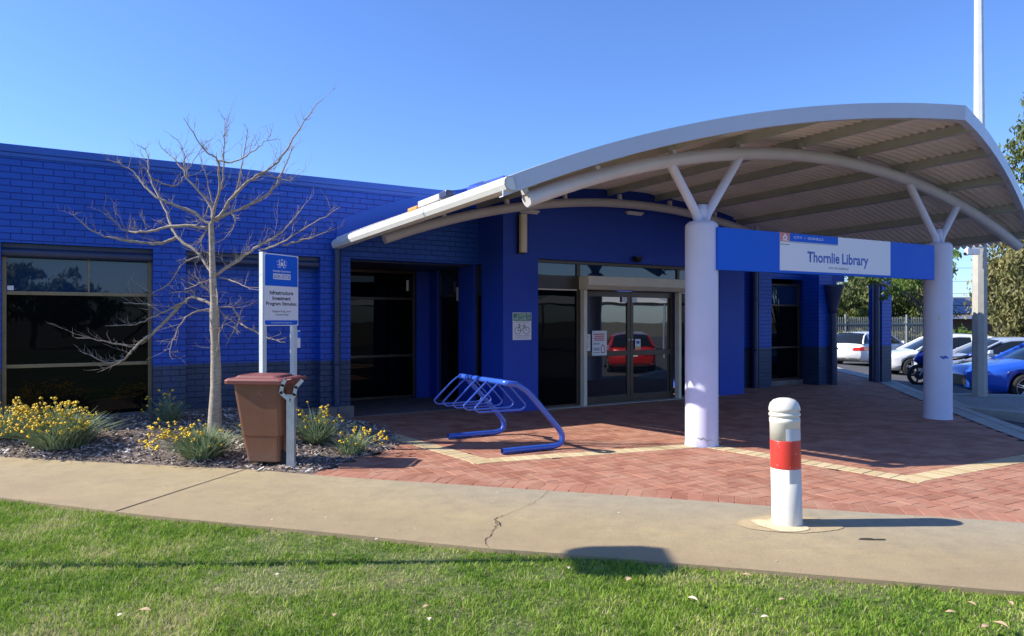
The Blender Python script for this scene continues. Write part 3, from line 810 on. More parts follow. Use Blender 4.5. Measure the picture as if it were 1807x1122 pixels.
# parapet capping in two folds
mb = MB(); bbox(mb, WL - .03, 2.23, -0.36, 0.035, 3.80, 3.90); bbox(mb, WL - .02, 2.215, -0.34, 0.018, 3.741, 3.80)
mb.build('parapet_cap', 'cap', lib, bevel=0.008)
mb = MB(); bbox(mb, 8.7, 13.63, -0.36, 0.035, 3.80, 3.90); bbox(mb, 8.7, 13.615, -0.34, 0.018, 3.741, 3.80)
mb.build('parapet_cap', 'cap', lib, bevel=0.008)
# lintel beams with a rolled edge above each recess
for s0, s1 in ((-4.62, -2.84), (-2.41, -0.42)):
    mb = MB(); bbox(mb, s0 + .002, s1 - .002, -0.235, -0.09, 2.52, 2.616)
    mb.tube([B(s0 + .002, -0.10, 2.50), B(s1 - .002, -0.10, 2.50)], 0.062, 12)
    mb.build('lintel_beam', 'navy', lib)
# render-coated flashing where the canopy meets the brick
# entrance portal
mb = MB()
bbox(mb, -1.747, -1.02, -0.45, 0, -0.05, 2.70, D); bbox(mb, -1.747, 4.4, -0.45, 0, 2.70, 4.10, D); bbox(mb, 3.62, 4.4, -0.45, 0, -0.05, 2.70, D); bbox(mb, -.3, 4.4, -0.44, -0.004, 4.10, 4.34, D)
mb.build('portal_wall', 'render', lib)
mb = MB()   # left side wall of the portal with door and slot openings
zt = 2.62
def pside(q0, q1, z0, z1): bbox(mb, -1.747, -1.55, -q1, -q0, z0, z1, D)
pside(0.451, 0.755, -0.05, 4.1); pside(1.075, 1.66, -0.05, 4.1); pside(2.60, 3.3, -0.05, 4.1)
pside(0.755, 1.075, zt, 4.1); pside(1.66, 2.60, zt, 4.1)
mb.build('portal_side_wall', 'render', lib)
boxes('portal_side_wall', 'render', [(4.2, 4.4, -4.5, -0.451, -0.05, 4.1)], D)
mb = MB(); bbox(mb, -1.54, 4.19, -4.5, -0.46, 3.9, 4.0, D); mb.build('portal_roof', 'navy', lib)
mb = MB(); bbox(mb, -1.54, 4.19, -0.9, -0.46, 2.71, 2.8, D); mb.build('portal_ceiling', 'navy', lib)
# alcove left of the portal
mb = MB(); bbox(mb, 2.218, 2.52, -2.4, -2.1, -0.05, 2.6); mb.build('alcove_pier', 'render', lib)
mb = MB(); bbox(mb, 0.0, 2.50, -2.35, -0.33, 2.60, 2.66); mb.build('alcove_ceiling', 'navy', lib)
mb = MB(); bbox(mb, -0.2, 0.075, -2.4, -0.33, -0.05, 2.6); mb.build('alcove_side_wall', 'brick', lib)
mb = MB(); bbox(mb, 0.08, 2.50, -2.09, 0.02, -0.04, 0.012); mb.build('alcove_floor', 'plinth', lib)
mb = MB(); bbox(mb, -1.0, 3.6, -0.5, 0.06, -0.04, 0.014, D); mb.build('door_threshold', 'kerb', lib)
mb = MB(); bbox(mb, WL, 0.10, 0.0, 0.12, -0.1, 0.20); mb.build('plinth', 'plinth', lib)

def win(fr, s0, s1, n, z0, z1, rails, mulls=(), fmat='tan_alu', fw=0.05, top_glass=True, lower='glass', gap_top=None):
    """window: frame part with pane sub-parts; rails = heights of horizontal bars; mulls = (s, zlo, zhi)"""
    mb = MB()
    mb.box(s0, s0 + fw, n - .03, n + .035, z0, z1, fr); mb.box(s1 - fw, s1, n - .03, n + .035, z0, z1, fr)
    hs = [z0 + fw / 2] + list(rails) + [z1 - fw / 2]
    for z in hs: mb.box(s0 + fw, s1 - fw, n - .03, n + .032, z - fw / 2, z + fw / 2, fr)
    for (s, a, b_) in mulls: mb.box(s - .012, s + .012, n - .028, n + .02, a, b_, fr)
    f = mb.build('window', fmat, lib, bevel=0.004)
    for i, (a, b_) in enumerate(zip(hs[:-1], hs[1:])):
        mb = MB(); mb.box(s0 + fw, s1 - fw, n - .012, n - .004, a + fw / 2, b_ - fw / 2, fr)
        mb.build('pane', 'glass_top' if (i == len(hs) - 2 and top_glass) else lower, f)
    return f
win(B, -4.62, -2.84, -0.2, 0.22, 2.50, [0.985, 1.965], [(-3.63, 1.99, 2.45)])
mb = MB(); bbox(mb, -4.62, -2.84, -0.26, -0.02, -0.1, 0.215); mb.build('window_sill', 'plinth', lib)
win(B, 0.08, 2.218, -2.2, 0.02, 2.60, [0.88, 2.04], fmat='brown_alu', top_glass=False)
win(B, 10.55, 11.85, -0.12, 0.12, 2.50, [0.93, 1.97], fmat='brown_alu', fw=0.045)
mb = MB(); bbox(mb, 10.55, 11.85, -0.3, 0.0, -0.05, 0.115); mb.build('window_sill', 'plinth', lib)
win(B, 8.66, 9.4, -0.25, 0.02, 2.60, [0.93, 1.97], fmat='brown_alu', top_glass=False)
# portal side door and slot window (plane faces left)
SD = lambda q, o, z: D(-1.747 + o, -q, z)      # q along the side wall, o into the wall
def sidewin(q0, q1, z1, rail, nm):
    mb = MB(); fw = .05; o0, o1 = .06, .11
    mb.box(q0, q0 + fw, o0, o1, 0, z1, SD); mb.box(q1 - fw, q1, o0, o1, 0, z1, SD)
    for z in (0, rail, z1 - fw): mb.box(q0 + fw, q1 - fw, o0, o1, z, z + fw, SD)
    f = mb.build(nm, 'brown_alu', lib)
    mb = MB(); mb.box(q0 + fw, q1 - fw, .08, .09, fw, rail, SD); mb.build('pane', 'glass', f)
    mb = MB(); mb.box(q0 + fw, q1 - fw, .08, .09, rail + fw, z1 - fw, SD); mb.build('pane', 'glass_top', f)
    return f
f = sidewin(1.66, 2.60, 2.60, 2.06, 'side_door')
mb = MB(); mb.box(1.74, 1.78, .02, .055, 1.98, 2.24, SD); mb.build('handle', 'white', f)
sidewin(0.755, 1.075, 2.60, 2.06, 'slot_window')

# glazed entrance
mb = MB(); n0, n1 = -0.16, -0.09
def eb(s0, s1, z0, z1, a=n0, b_=n1): mb.box(s0, s1, a, b_, z0, z1, D)
eb(-1.02, 3.62, 2.64, 2.70); eb(-1.02, -0.97, 0, 2.64); eb(3.57, 3.62, 0, 2.64)
eb(-0.09, -0.01, 0, 2.64); eb(2.48, 2.55, 0, 2.64)
eb(-0.97, -0.09, 2.17, 2.42, n0, n1 - .004); eb(2.55, 3.57, 2.17, 2.42, n0, n1 - .004); eb(-0.01, 2.48, 2.17, 2.42, n0, n1 - .004)
eb(-0.97, -0.09, 0.0, 0.05, n0, n1 - .004); eb(2.55, 3.57, 0.0, 0.05, n0, n1 - .004)
ent = mb.build('entrance_frame', 'brown_alu', lib, bevel=0.003)
for s0, s1, z0, z1, mt in ((-0.97, -0.09, .05, 2.17, 'glass'), (2.55, 3.57, .05, 2.17, 'glass'), (-0.97, -0.09, 2.42, 2.64, 'glass_top'), (-0.01, 2.48, 2.42, 2.64, 'glass_top'), (2.55, 3.57, 2.42, 2.64, 'glass_top')):
    mb = MB(); mb.box(s0, s1, -.13, -.12, z0, z1, D); mb.build('pane', mt, ent)
boxes('transom_strip', 'beige', [(-0.97, -0.09, n1 - .003, n1 + .008, 2.15, 2.172), (2.55, 3.57, n1 - .003, n1 + .008, 2.15, 2.172)], D, ent)
for s0, s1, st in ((0.07, 1.235, 0), (1.245, 2.40, 1)):
    mb = MB(); a, b_ = -.17, -.115
    eb(s0, s0 + .075, 0.02, 2.16, a, b_); eb(s1 - .075, s1, .02, 2.16, a, b_)
    eb(s0 + .075, s1 - .075, 2.05, 2.16, a, b_ - .002); eb(s0 + .075, s1 - .075, .91, 1.01, a, b_ - .002); eb(s0 + .075, s1 - .075, .02, .15, a, b_ - .002)
    dr = mb.build('glass_door', 'brown_alu', lib, bevel=0.003)
    for z0, z1 in ((.15, .91), (1.01, 2.05)):
        mb = MB(); mb.box(s0 + .075, s1 - .075, -.15, -.14, z0, z1, D); mb.build('pane', 'glass_door', dr)
    mb = MB(); sx = s1 - .04 if not st else s0 + .04
    mb.tube([D(sx, b_, 1.22), D(sx, b_ + .02, 1.22)], .018, 10); mb.build('lock', 'galv', dr)
# roller shutter box and its guides
mb = MB()
prof = [(-.115, 2.19), (.14, 2.19), (.22, 2.26), (.22, 2.41), (-.085, 2.41), (-.085, 2.30)]
mb.prism([(-.085, 2.17), (.12, 2.17), (.215, 2.25), (.215, 2.415), (-.085, 2.415)], -0.05, 2.52, lambda u, v, h: D(h, u, v))
mb.build('shutter_box', 'beige', lib, bevel=0.006)
for s0 in (-0.01, 2.41):
    mb = MB(); mb.box(s0, s0 + .07, -.088, .03, 0, 2.168, D); mb.build('shutter_guide', 'beige', lib, bevel=0.004)
# rainwater pipes
def downpipe(pts, r, rain=None):
    mb = MB(); mb.tube(pts, r, 14)
    x, y, z = pts[-1]
    for zz in (0.9, 2.1):
        mb.lathe([(r + .012, -.02), (r + .012, .02)], (x, y, zz), 14)
    o = mb.build('downpipe', 'navy', lib)
    if rain:
        mb = MB(); mb.lathe([(r + .01, 0), (r + .015, .08), (.235, .62), (.25, .66), (.25, .70), (.20, .70)], rain, 24); mb.build('rainhead', 'navy', o)
    return o
downpipe([B(-0.17, .10, 2.86), B(-0.17, .10, 2.5), B(-0.17, .07, 1.2), B(-0.17, .07, 0.05)], .052)
downpipe([B(9.88, .14, 2.9), B(9.88, .14, 0)], .075)
downpipe([B(12.27, .56, 1.95), B(12.30, .56, 0)], .085, B(12.27, .56, 1.78))
# roof bits on the left building end
# ---- free-standing pier
pr = thing('brick_pier', (9.55, 18.5, 0), 'free-standing blue brick pier with a dark pipe, in front of the white hatchback', 'pillar')
PF = frame(9.55, 18.5, 58)
mb = MB(); mb.box(0, .43, -.36, 0, -.1, 3.1, PF); mb.build('shaft', 'brick', pr)
mb = MB(); mb.tube([PF(-.09, -.1, -.1), PF(-.09, -.1, 3.0)], .085, 14); mb.build('downpipe', 'navy', pr)
mb = MB(); mb.box(-3.2, .5, -.42, -.02, 3.1, 3.35, PF); mb.build('beam', 'navy', pr)

# ================================================================ CANOPY
can = thing('entrance_canopy', C(2.5, 0, 0), 'big arched white steel canopy with corrugated roof on two round columns', 'canopy')
def arc_h(s, r): return -9.538 + math.sqrt(r * r - (s - 2.507) ** 2)
R_P = 13.475
def fw_edge(s):   # plan line of the pointed front edge
    return 1.85 - 0.315 * abs(s - 2.58)
SL, SR = -2.95, 7.98
def s_left(w_): return -2.80 if w_ > 0 else -2.80 + 0.07 * w_     # extra splay towards the wall
def back_w(s):    # where the roof stops: brick wall on the left, portal in the middle
    return -4.70 - .05 * (s + 3.5) if s < -0.40 else (-4.04 - 0.05 * (s + .72) if s < 5.6 else -4.5)
# roof sheet (corrugated)
mb = MB(); ns = 64; dw = 0.015
ws = np.arange(-4.95, 1.9, dw)
def sheet(rad, amp):
    vs = []; idx = {}
    for i in range(ns + 1):
        for j, w_ in enumerate(ws):
            sl, sr = s_left(w_), SR + (0.0 if w_ > 0 else -0.05 * w_)
            s = sl + (sr - sl) * i / ns
            idx[i, j] = len(vs)
            vs.append(C(s, w_, arc_h(max(-3.3, min(8.4, s)), rad) + amp * max(-1, min(1, 1.5 * math.sin(w_ * 2 * math.pi / 0.12)))))
    fs = []
    for i in range(ns):
        for j in range(len(ws) - 1):
            w_ = ws[j]; s = s_left(w_) + (SR - s_left(w_)) * (i + .5) / ns
            if w_ > fw_edge(s) - .075 or w_ < back_w(s): continue
            fs.append((idx[i, j], idx[i + 1, j], idx[i + 1, j + 1], idx[i, j + 1]))
    return vs, fs
vs, fs = sheet(13.742, 0.030); mb.add(vs, fs, smooth=False)
vs, fs = sheet(13.749, 0.030); mb.add(vs, [tuple(reversed(f)) for f in fs], smooth=False)
mb.build('roof_sheet', 'soffit', can, fix=False)
# fascia: pointed front edge following the arch
def fascia(sa, sb, k):
    mb = MB(); rows = []
    for i in range(k + 1):
        s = sa + (sb - sa) * i / k; w_ = fw_edge(s)
        top, bot = arc_h(s, 13.785), arc_h(s, 13.605)
        tp = 0.0
        rows.append([C0(s, w_, bot), C0(s, w_ + .004, top), C0(s, w_ - .10, top + .004), C0(s, w_ - .10, top - .02), C0(s, w_ - .016, top - .03), C0(s, w_ - .016, bot + .012), C0(s, w_ - .09, bot + .012), C0(s, w_ - .09, bot)])
    n = 8
    vs = [p for r_ in rows for p in r_]
    fs = [(i * n + j, i * n + (j + 1) % n, (i + 1) * n + (j + 1) % n, (i + 1) * n + j) for i in range(k) for j in range(n)]
    mb.add(vs, fs + [tuple(range(n)), tuple(reversed(range(k * n, k * n + n)))])
    return mb.build('fascia', 'fascia', can)
fascia(SL, 2.58, 40); fascia(2.58, SR, 40)
# gutter on the left side: half-round with a deep face
def gutter(p0, p1, sgn, mat='gutter'):
    mb = MB(); k = 1
    prof = [(0.0, .13), (-.10, .115), (-.145, .06), (-.15, -.02), (-.11, -.10), (-.03, -.125), (.05, -.11), (.06, -.10), (.06, -.09), (-.02, -.105), (-.09, -.085), (-.13, -.02), (-.125, .05), (-.09, .10), (0, .115)]
    n = len(prof); vs = []
    for p in (p0, p1):
        for (u, v) in prof: vs.append(C0(p[0] + sgn * u * .7, p[1], p[2] + v * .64))
    mb.add(vs, [(j, (j + 1) % n, n + (j + 1) % n, n + j) for j in range(n)] + [tuple(reversed(range(n))), tuple(range(n, 2 * n))], smooth=False)
    hull = [i for i in range(8)]
    mb.add([vs[n + i] for i in hull], [tuple(range(len(hull)))]); mb.add([vs[i] for i in hull], [tuple(reversed(range(len(hull))))])
    return mb.build('gutter', mat, can)
gl0 = (-2.86, 0.16, arc_h(-2.8, 13.68) - .01); gl1 = (-3.42, -4.68, 2.83)
gutter(gl1, gl0, 1)
# blue metal flashing where the roof meets the brick wall
mb = MB()
pts = [(-3.42, 2.86), (-3.1, 3.00), (-2.6, 3.20), (-1.9, 3.42), (-1.3, 3.56), (-1.0, 3.62)]
for (a, b_) in zip(pts[:-1], pts[1:]):
    def q(s, dz, off):
        p = C0(s, -4.72, 0); return p
    pa, pb = C0(a[0], -4.55, 0), C0(b_[0], -4.55, 0)
    def onwall(p):
        dx, dy = p[0] + 2.73, p[1] - 11.77; a_ = R(58); return dx * math.sin(a_) + dy * math.cos(a_)
    sa, sb = onwall(pa), onwall(pb)
    mb.hexa([B(sa, .002, a[1] - .03), B(sb, .002, b_[1] - .03), B(sb, .05, b_[1] - .03), B(sa, .05, a[1] - .03), B(sa, .002, a[1] + .36), B(sb, .002, b_[1] + .36), B(sb, .012, b_[1] + .36), B(sa, .012, a[1] + .36)])
mb.build('wall_flashing', 'cap', can)
# arched tubes
def arch(w_, circ, s0, s1, r, nm):
    cx, cy, R_ = circ; mb = MB(); pts = []
    for i in range(61):
        s = s0 + (s1 - s0) * i / 60; pts.append(C0(s, w_, cy + math.sqrt(R_ ** 2 - (s - cx) ** 2)))
    mb.tube(pts, r, 20); return mb.build(nm, 'pipe', can)
arch(0, (2.507, -9.538, R_P), -2.60, 7.62, .086, 'arch_tube')
arch(-3.83, (2.004, -9.942, 13.72), -2.93, 7.2, .078, 'arch_tube')
PS = [-2.61, -1.64, -.48, .69, 1.9, 3.11, 4.29, 5.46, 6.61, 7.6]
for k, s in enumerate(PS):
    # purlin: open channel, leaning with the arch
    h0, h1 = arc_h(s, 13.595), arc_h(s, 13.752)
    nx_, nz_ = (s - 2.507) / 13.6, (arc_h(s, 13.6) + 9.538) / 13.6
    tx, tz = nz_, -nx_
    wf = fw_edge(s) - .02; wb = back_w(s) + .03
    if s < -0.9: wb = -4.5
    segs = [(wb, 0), (0, wf)] if wf > .05 else [(wb, max(wf, 0.02))]
    mb = MB(); d = h1 - h0 if False else .157
    web, fl, th = .118, .065, .006
    def P(u, v, w_): return C(s + u * tx + v * nx_, w_, h0 + u * tz + v * nz_)
    for (a, b_) in segs:
        mb.prism([(0, 0), (fl, 0), (fl, .014), (fl - th, .014), (fl - th, th), (th, th), (th, web - th), (fl, web - th), (fl, web), (0, web)], a, b_, lambda u, v, h: P(u - .03, v, h))
    mb.build('purlin', 'purlin', can)
    mb = MB()
    def cleat(w_, r0, hb):
        mb.prism([(-.03, 0), (.03, 0), (.03, .11), (-.03, .11)], w_ - .035, w_ + .035, lambda u, v, h: C0((s + (0.07 * w_ if w_ < -1 else 0)) + u * tx + v * nx_, h, hb + u * tz + v * nz_))
    cleat(0, 0, arc_h(s, R_P + .07) - .005); mb.build('cleat', 'pipe', can); mb = MB()
    sb = s + .07 * -3.83
    if sb > -2.9: cleat(-3.83, 0, -9.942 + math.sqrt(13.72 ** 2 - (sb - 2.004) ** 2) + .055)
    if mb.v: mb.build('cleat', 'pipe', can)
# columns with their V struts
def column(s, tops, top=2.86):
    mb = MB(); p = C0(s, 0, 0)
    mb.lathe([(.216, -.05), (.216, .0), (.212, .03), (.208, .06), (.208, top - .07), (.205, top - .04), (.165, top)], p, 40)
    col = mb.build('column', 'column', can)
    mb = MB(); mb.lathe([(.07, top), (.07, top + .22)], p, 20); mb.build('stub', 'column', col)
    for (ts, tz, lean) in tops:
        mb = MB(); mb.tube([C0(s + lean * .055, 0, top - .02), C0(s + lean * .09, 0, top + .1), C0(ts, 0, tz)], .058, 18); mb.build('strut', 'column', col)
    return col
column(0.0, [(-.52, arc_h(-.52, R_P - .04), -1), (.68, arc_h(.68, R_P - .04), 1)])
column(5.17, [(4.38, arc_h(4.38, R_P - .04), -1), (5.72, arc_h(5.72, R_P - .04), 1)], 2.86)
# scuff marks on the columns
def col_patch(s, items, name, mat):
    cx_, cy_, _ = C0(s, 0, 0); mb = MB()
    for (a0, a1, z0, z1) in items:
        k = 6; vs = []
        for i in range(k + 1):
            a = R(a0 + (a1 - a0) * i / k); e = math.sin(math.pi * (i + .3) / (k + .6))
            zc = (z0 + z1) / 2 + .01 * math.sin(i * 2.1); h = (z1 - z0) / 2 * e
            vs += [(cx_ + .2095 * math.cos(a), cy_ + .2095 * math.sin(a), zc - h), (cx_ + .2095 * math.cos(a), cy_ + .2095 * math.sin(a), zc + h)]
        mb.add(vs, [(2 * i, 2 * i + 2, 2 * i + 3, 2 * i + 1) for i in range(k)])
    mb.build(name, mat, can)
col_patch(5.17, [(-115, -75, .98, 1.03)], 'paint_smear', 'rackblue')
col_patch(5.17, [(-120, -108, 1.60, 1.66)], 'filled_hole', 'beige')
col_patch(5.17, [(-119, -116, 1.615, 1.635)], 'drill_hole', 'black')
col_patch(0.0, [(-120, -88, .10, .125), (-100, -60, .085, .10)], 'scuff_mark', 'galv')

# roof clutter at the parapet end
rc = thing('roof_capping_offcut', B(1.9, .35, 3.5), 'short white and orange metal capping piece lying on the canopy edge beside the parapet', 'roof capping')
RF = frame(C0(-2.95, -1.9, 0)[0], C0(-2.95, -1.9, 0)[1], 61 - 90 + 0)
def RX(u, v, z): # u along gutter (towards camera), v across
    u = u * .52; return C0(-2.98 + 0.10 * u + v * .6, -1.75 + u, 3.085 + .045 * u + z * .6)
mb = MB(); mb.prism([(-.12, 0), (.12, 0), (.12, .13), (.0, .17), (-.12, .13)], -.55, .55, lambda a, b_, h: RX(h, a, b_ + .03)); mb.build('white_cover', 'gutter', rc, bevel=.01)
mb = MB(); mb.box(-1.05, -.551, -.15, .10, .0, .08, RX); mb.build('orange_piece', 'orange', rc, bevel=.01)
mb = MB(); mb.box(.551, .85, -.10, .10, .04, .20, RX); mb.build('end_cap', 'navy', rc, bevel=.02)
# clear skylight sheet beside the portal
mg, ng, bgx = new_mat('clear_polycarbonate'); bgx.inputs['Base Color'].default_value = (.75, .86, .95, 1); bgx.inputs['Transmission Weight'].default_value = 1; bgx.inputs['Roughness'].default_value = .25; bgx.inputs['IOR'].default_value = 1.2
M['clear'] = mg
mb = MB(); mb.box(-1.98, -1.76, -.8, -.3, 3.80, 4.03, D); sk = mb.build('skylight', 'clear', None); tag(sk, 'small clear plastic skylight box standing against the left end of the blue portal parapet', 'skylight')

# ================================================================ NAME SIGN BETWEEN THE COLUMNS
sg = thing('name_sign', C0(2.4, .2, 2.5), 'long blue sign beam between the two columns with white panel reading Thornlie Library', 'sign')
mb = MB(); mb.box(.05, 4.68, .17, .235, 2.235, 2.775, C0); mb.build('beam', 'sign_blue', sg, bevel=.004)
mb = MB(); mb.box(1.17, 3.55, .2352, .240, 2.268, 2.773, C0); pn = mb.build('panel', 'sign_white', sg)
mb = MB(); mb.box(1.36, 2.35, .2402, .243, 2.665, 2.7735, C0); bar = mb.build('header_bar', 'sign_blue', sg)
mb = MB(); mb.box(1.36, 2.35, .2401, .242, 2.645, 2.664, C0); mb.build('header_line', 'greywhite', sg)
mb = MB(); mb.box(1.175, 1.352, .2402, .244, 2.655, 2.7735, C0); bd = mb.build('crest_badge', 'salmon', sg)
mb = MB(); mb.box(1.175, 1.352, .2402, .244, 2.622, 2.654, C0); mb.build('badge_foot', 'sign_white', bd)
mb = MB(); mb.box(1.175, 1.352, .2402, .245, 2.615, 2.621, C0); mb.build('badge_line', 'ink', bd)
mb = MB(); k = 20
mb.prism([(1.263 + .045 * math.cos(a), 2.705 + .035 * math.sin(a)) for a in [2 * math.pi * i / k for i in range(k)]], .2442, .2455, lambda u, v, h: C0(u, h, v))
mb.prism([(1.24, 2.74), (1.286, 2.74), (1.263, 2.768)], .2442, .2455, lambda u, v, h: C0(u, h, v))
line_h(mb, [(1.20, 2.672), (1.325, 2.672)], .008, C0, .2442)
mb.build('crest', 'sign_white', bd)
mb = MB(); line_h(mb, [(1.243, 2.69), (1.263, 2.725), (1.283, 2.69), (1.243, 2.705), (1.283, 2.71)], .006, C0, .2458); mb.build('crest_lines', 'salmon', bd)
text('Thornlie', C0, 1.71, 2.385, 2.395, 2.545, .2405, 'letter', pn, bold=.028)
text('Library', C0, 2.44, 3.03, 2.345, 2.545, .2405, 'letter', pn, bold=.028)
text('CITY OF GOSNELLS', C0, 2.15, 2.58, 2.318, 2.343, .2405, 'ink', pn, bold=.02)
text('CITY', C0, 1.435, 1.60, 2.705, 2.738, .2435, 'sign_white', bar)
text('OF', C0, 1.645, 1.675, 2.712, 2.728, .2435, 'sign_white', bar)
text('GOSNELLS', C0, 1.715, 2.035, 2.705, 2.738, .2435, 'sign_white', bar)

# ================================================================ SMALL THINGS ON THE PORTAL
wl = thing('wall_light', D(-1.41, .08, 3.1), 'tall narrow beige wall light on the blue portal above the bike sign', 'wall light')
mb = MB(); mb.box(-1.47, -1.34, .0, .06, 2.76, 3.44, D); mb.build('back_box', 'black', wl)
mb = MB(); mb.prism([(-1.46, .061), (-1.335, .061), (-1.335, .13), (-1.37, .16), (-1.425, .16), (-1.46, .13)], 2.78, 3.45, lambda u, v, h: D(u, v, h)); mb.build('cover', 'beige', wl, bevel=.006)
for i, (t, z, lb) in enumerate(((1.2, 3.665, 'thin white strip light under the rear arch tube above the glass doors'), (-1.25, 3.50, 'thin white strip light under the rear arch tube above the tall wall light'))):
    sl_ = thing('strip_light', D(t, .06, z), lb, 'light', 'strip lights under the rear arch tube')
    mb = MB(); mb.box(t - .2, t + .2, .003, .09, z, z + .035, D); mb.build('batten', 'white', sl_)
    mb = MB(); mb.tube([D(t - .18, .05, z - .015), D(t + .18, .05, z - .015)], .014, 10); mb.build('lamp_tube', 'sign_white', sl_)
cd = thing('dome_camera', D(1.25, .08, 2.79), 'black dome security camera on the blue wall over the shutter box', 'camera')
mb = MB(); mb.box(1.19, 1.31, 0, .04, 2.80, 2.84, D); mb.box(1.16, 1.34, .04, .14, 2.805, 2.83, D); mb.build('bracket', 'black', cd)
mb = MB(); mb.lathe([(.085, 0), (.08, -.04), (.05, -.075), (.01, -.085)], D(1.25, .09, 2.805), 20); mb.build('dome', 'black', cd)

# lock-it sign
bs = thing('bicycle_sign', D(-1.36, 0, 1.49), 'small green and white LOCK IT OR LOSE IT sign with a bicycle', 'sign')
s0, s1, z0, z1 = -1.56, -1.17, 1.255, 1.735
mb = MB(); mb.box(s0, s1, .004, .010, z0, z1, D); mb.build('plate', 'sign_white', bs, bevel=.003)
mb = MB(); mb.box(s0 + .012, s1 - .012, .0101, .0118, 1.59, z1 - .012, D); gp = mb.build('green_panel', 'green_sign', bs)
text('LOCK IT', D, s0 + .085, s1 - .03, 1.665, 1.715, .012, 'sign_white', gp, bold=.01)
text('OR LOSE IT', D, s0 + .03, s1 - .03, 1.605, 1.65, .012, 'sign_white', gp, bold=.01)
text('SECURE ALL BICYCLES', D, s0 + .06, s1 - .06, 1.562, 1.575, .0105, 'ink', bs, bold=.01)
text('TO THE RACK PROVIDED', D, s0 + .04, s1 - .04, 1.322, 1.334, .0105, 'ink', bs, bold=.01)
text('REPORT ANY THEFT', D, s0 + .08, s1 - .08, 1.295, 1.306, .0105, 'ink', bs, bold=.01)
mb = MB()
cx1, cx2, cz, r_ = -1.455, -1.275, 1.42, .062
for cx_ in (cx1, cx2):
    line_h(mb, [(cx_ + r_ * math.cos(2 * math.pi * i / 20), cz + r_ * math.sin(2 * math.pi * i / 20)) for i in range(21)], .007, D, .0102)
line_h(mb, [(cx1, cz), (-1.425, 1.50), (-1.315, 1.50), (cx2, cz)], .008, D, .0102)
line_h(mb, [(cx1, cz), (-1.385, 1.415), (-1.425, 1.50), (-1.43, 1.525)], .008, D, .0102)
line_h(mb, [(-1.385, 1.415), (-1.315, 1.50), (-1.31, 1.53), (-1.34, 1.535)], .008, D, .0102)
line_h(mb, [(-1.45, 1.528), (-1.41, 1.525)], .012, D, .0102)
mb.build('bicycle_drawing', 'ink', bs)

# papers on the glass
def paper(nm, fr, s0, s1, z0, z1, n, label, cat, fn=None, mat='sign_white', grp=None):
    p = thing(nm, fr((s0 + s1) / 2, n, z0), label, cat, grp)
    mb = MB(); mb.box(s0, s1, n, n + .003, z0, z1, fr); mb.build('sheet', mat, p)
    if fn: fn(p, s0, s1, z0, z1, n + .0035, fr)
    return p
def p_lines(p, s0, s1, z0, z1, n, fr, seed=1, big=False):
    rr = random.Random(seed); mb = MB(); z = z1 - .05
    while z > z0 + .04:
        e = rr.uniform(.55, .95); line_h(mb, [(s0 + .03, z), (s0 + .03 + (s1 - s0 - .06) * e, z)], .006, fr, n, .0005); z -= .03
    mb.build('print', 'ink', p)
def p_red(p, s0, s1, z0, z1, n, fr):
    w_, h_ = s1 - s0, z1 - z0
    mb = MB()
    for i, z in enumerate((.86, .78, .70, .62)):
        line_h(mb, [(s0 + w_ * (.12 + .06 * (i % 2)), z0 + h_ * z), (s0 + w_ * .82, z0 + h_ * z)], .02, fr, n, .0005)
    line_h(mb, [(s0 + w_ * .62, z0 + h_ * .12), (s0 + w_ * .62, z0 + h_ * .34), (s0 + w_ * .72, z0 + h_ * .44), (s0 + w_ * .86, z0 + h_ * .34), (s0 + w_ * .86, z0 + h_ * .12), (s0 + w_ * .62, z0 + h_ * .12)], .016, fr, n, .0005)
    mb.build('red_print', 'red', p)
    mb = MB()
    for z in (.5, .46, .3, .26, .22, .12): line_h(mb, [(s0 + w_ * .1, z0 + h_ * z), (s0 + w_ * .5, z0 + h_ * z)], .008, fr, n, .0005)
    mb.build('black_print', 'ink', p)
paper('poster', D, .285, .64, .93, 1.40, -.112, 'large white poster with red and black print on the left glass door', 'poster', p_red)
paper('notice', D, .08, .245, 1.02, 1.34, -.112, 'narrow white notice with black lines at the left edge of the left glass door', 'notice', lambda *a: p_lines(*a, seed=2))
paper('notice', D, 1.02, 1.15, 1.95, 2.05, -.112, 'small blank white notice at the top of the left glass door by the centre stile', 'notice')
paper('notice', D, 1.28, 1.41, 1.95, 2.05, -.112, 'small blank white notice at the top of the right glass door by the centre stile', 'notice')
def p_yel(p, s0, s1, z0, z1, n, fr):
    mb = MB(); mb.box(s0 + .01, s1 - .01, n, n + .001, z0 + .01, z0 + .05, fr); mb.build('yellow_stripe', 'yellow', p)
    mb = MB(); mb.box(s0 + .03, s1 - .03, n, n + .001, z0 + .11, z0 + .16, fr); mb.build('blue_picture', 'letter', p)
paper('sticker', D, 1.36, 1.50, 1.03, 1.23, -.112, 'white sticker with blue picture and yellow stripe on the right glass door', 'sticker', p_yel)
paper('notice', B, .42, .72, 1.96 + .05, 2.40, -2.165, 'pale blue sheet taped high inside the alcove window', 'notice', None, 'greywhite')
paper('notice', B, 2.02, 2.07, 2.2, 2.42, -2.165, 'thin white strip stuck near the right stile of the alcove window', 'notice')
paper('notice', B, -4.56, -4.49, 2.0, 2.06, -.165, 'tiny white label in the corner of the left library window', 'notice')
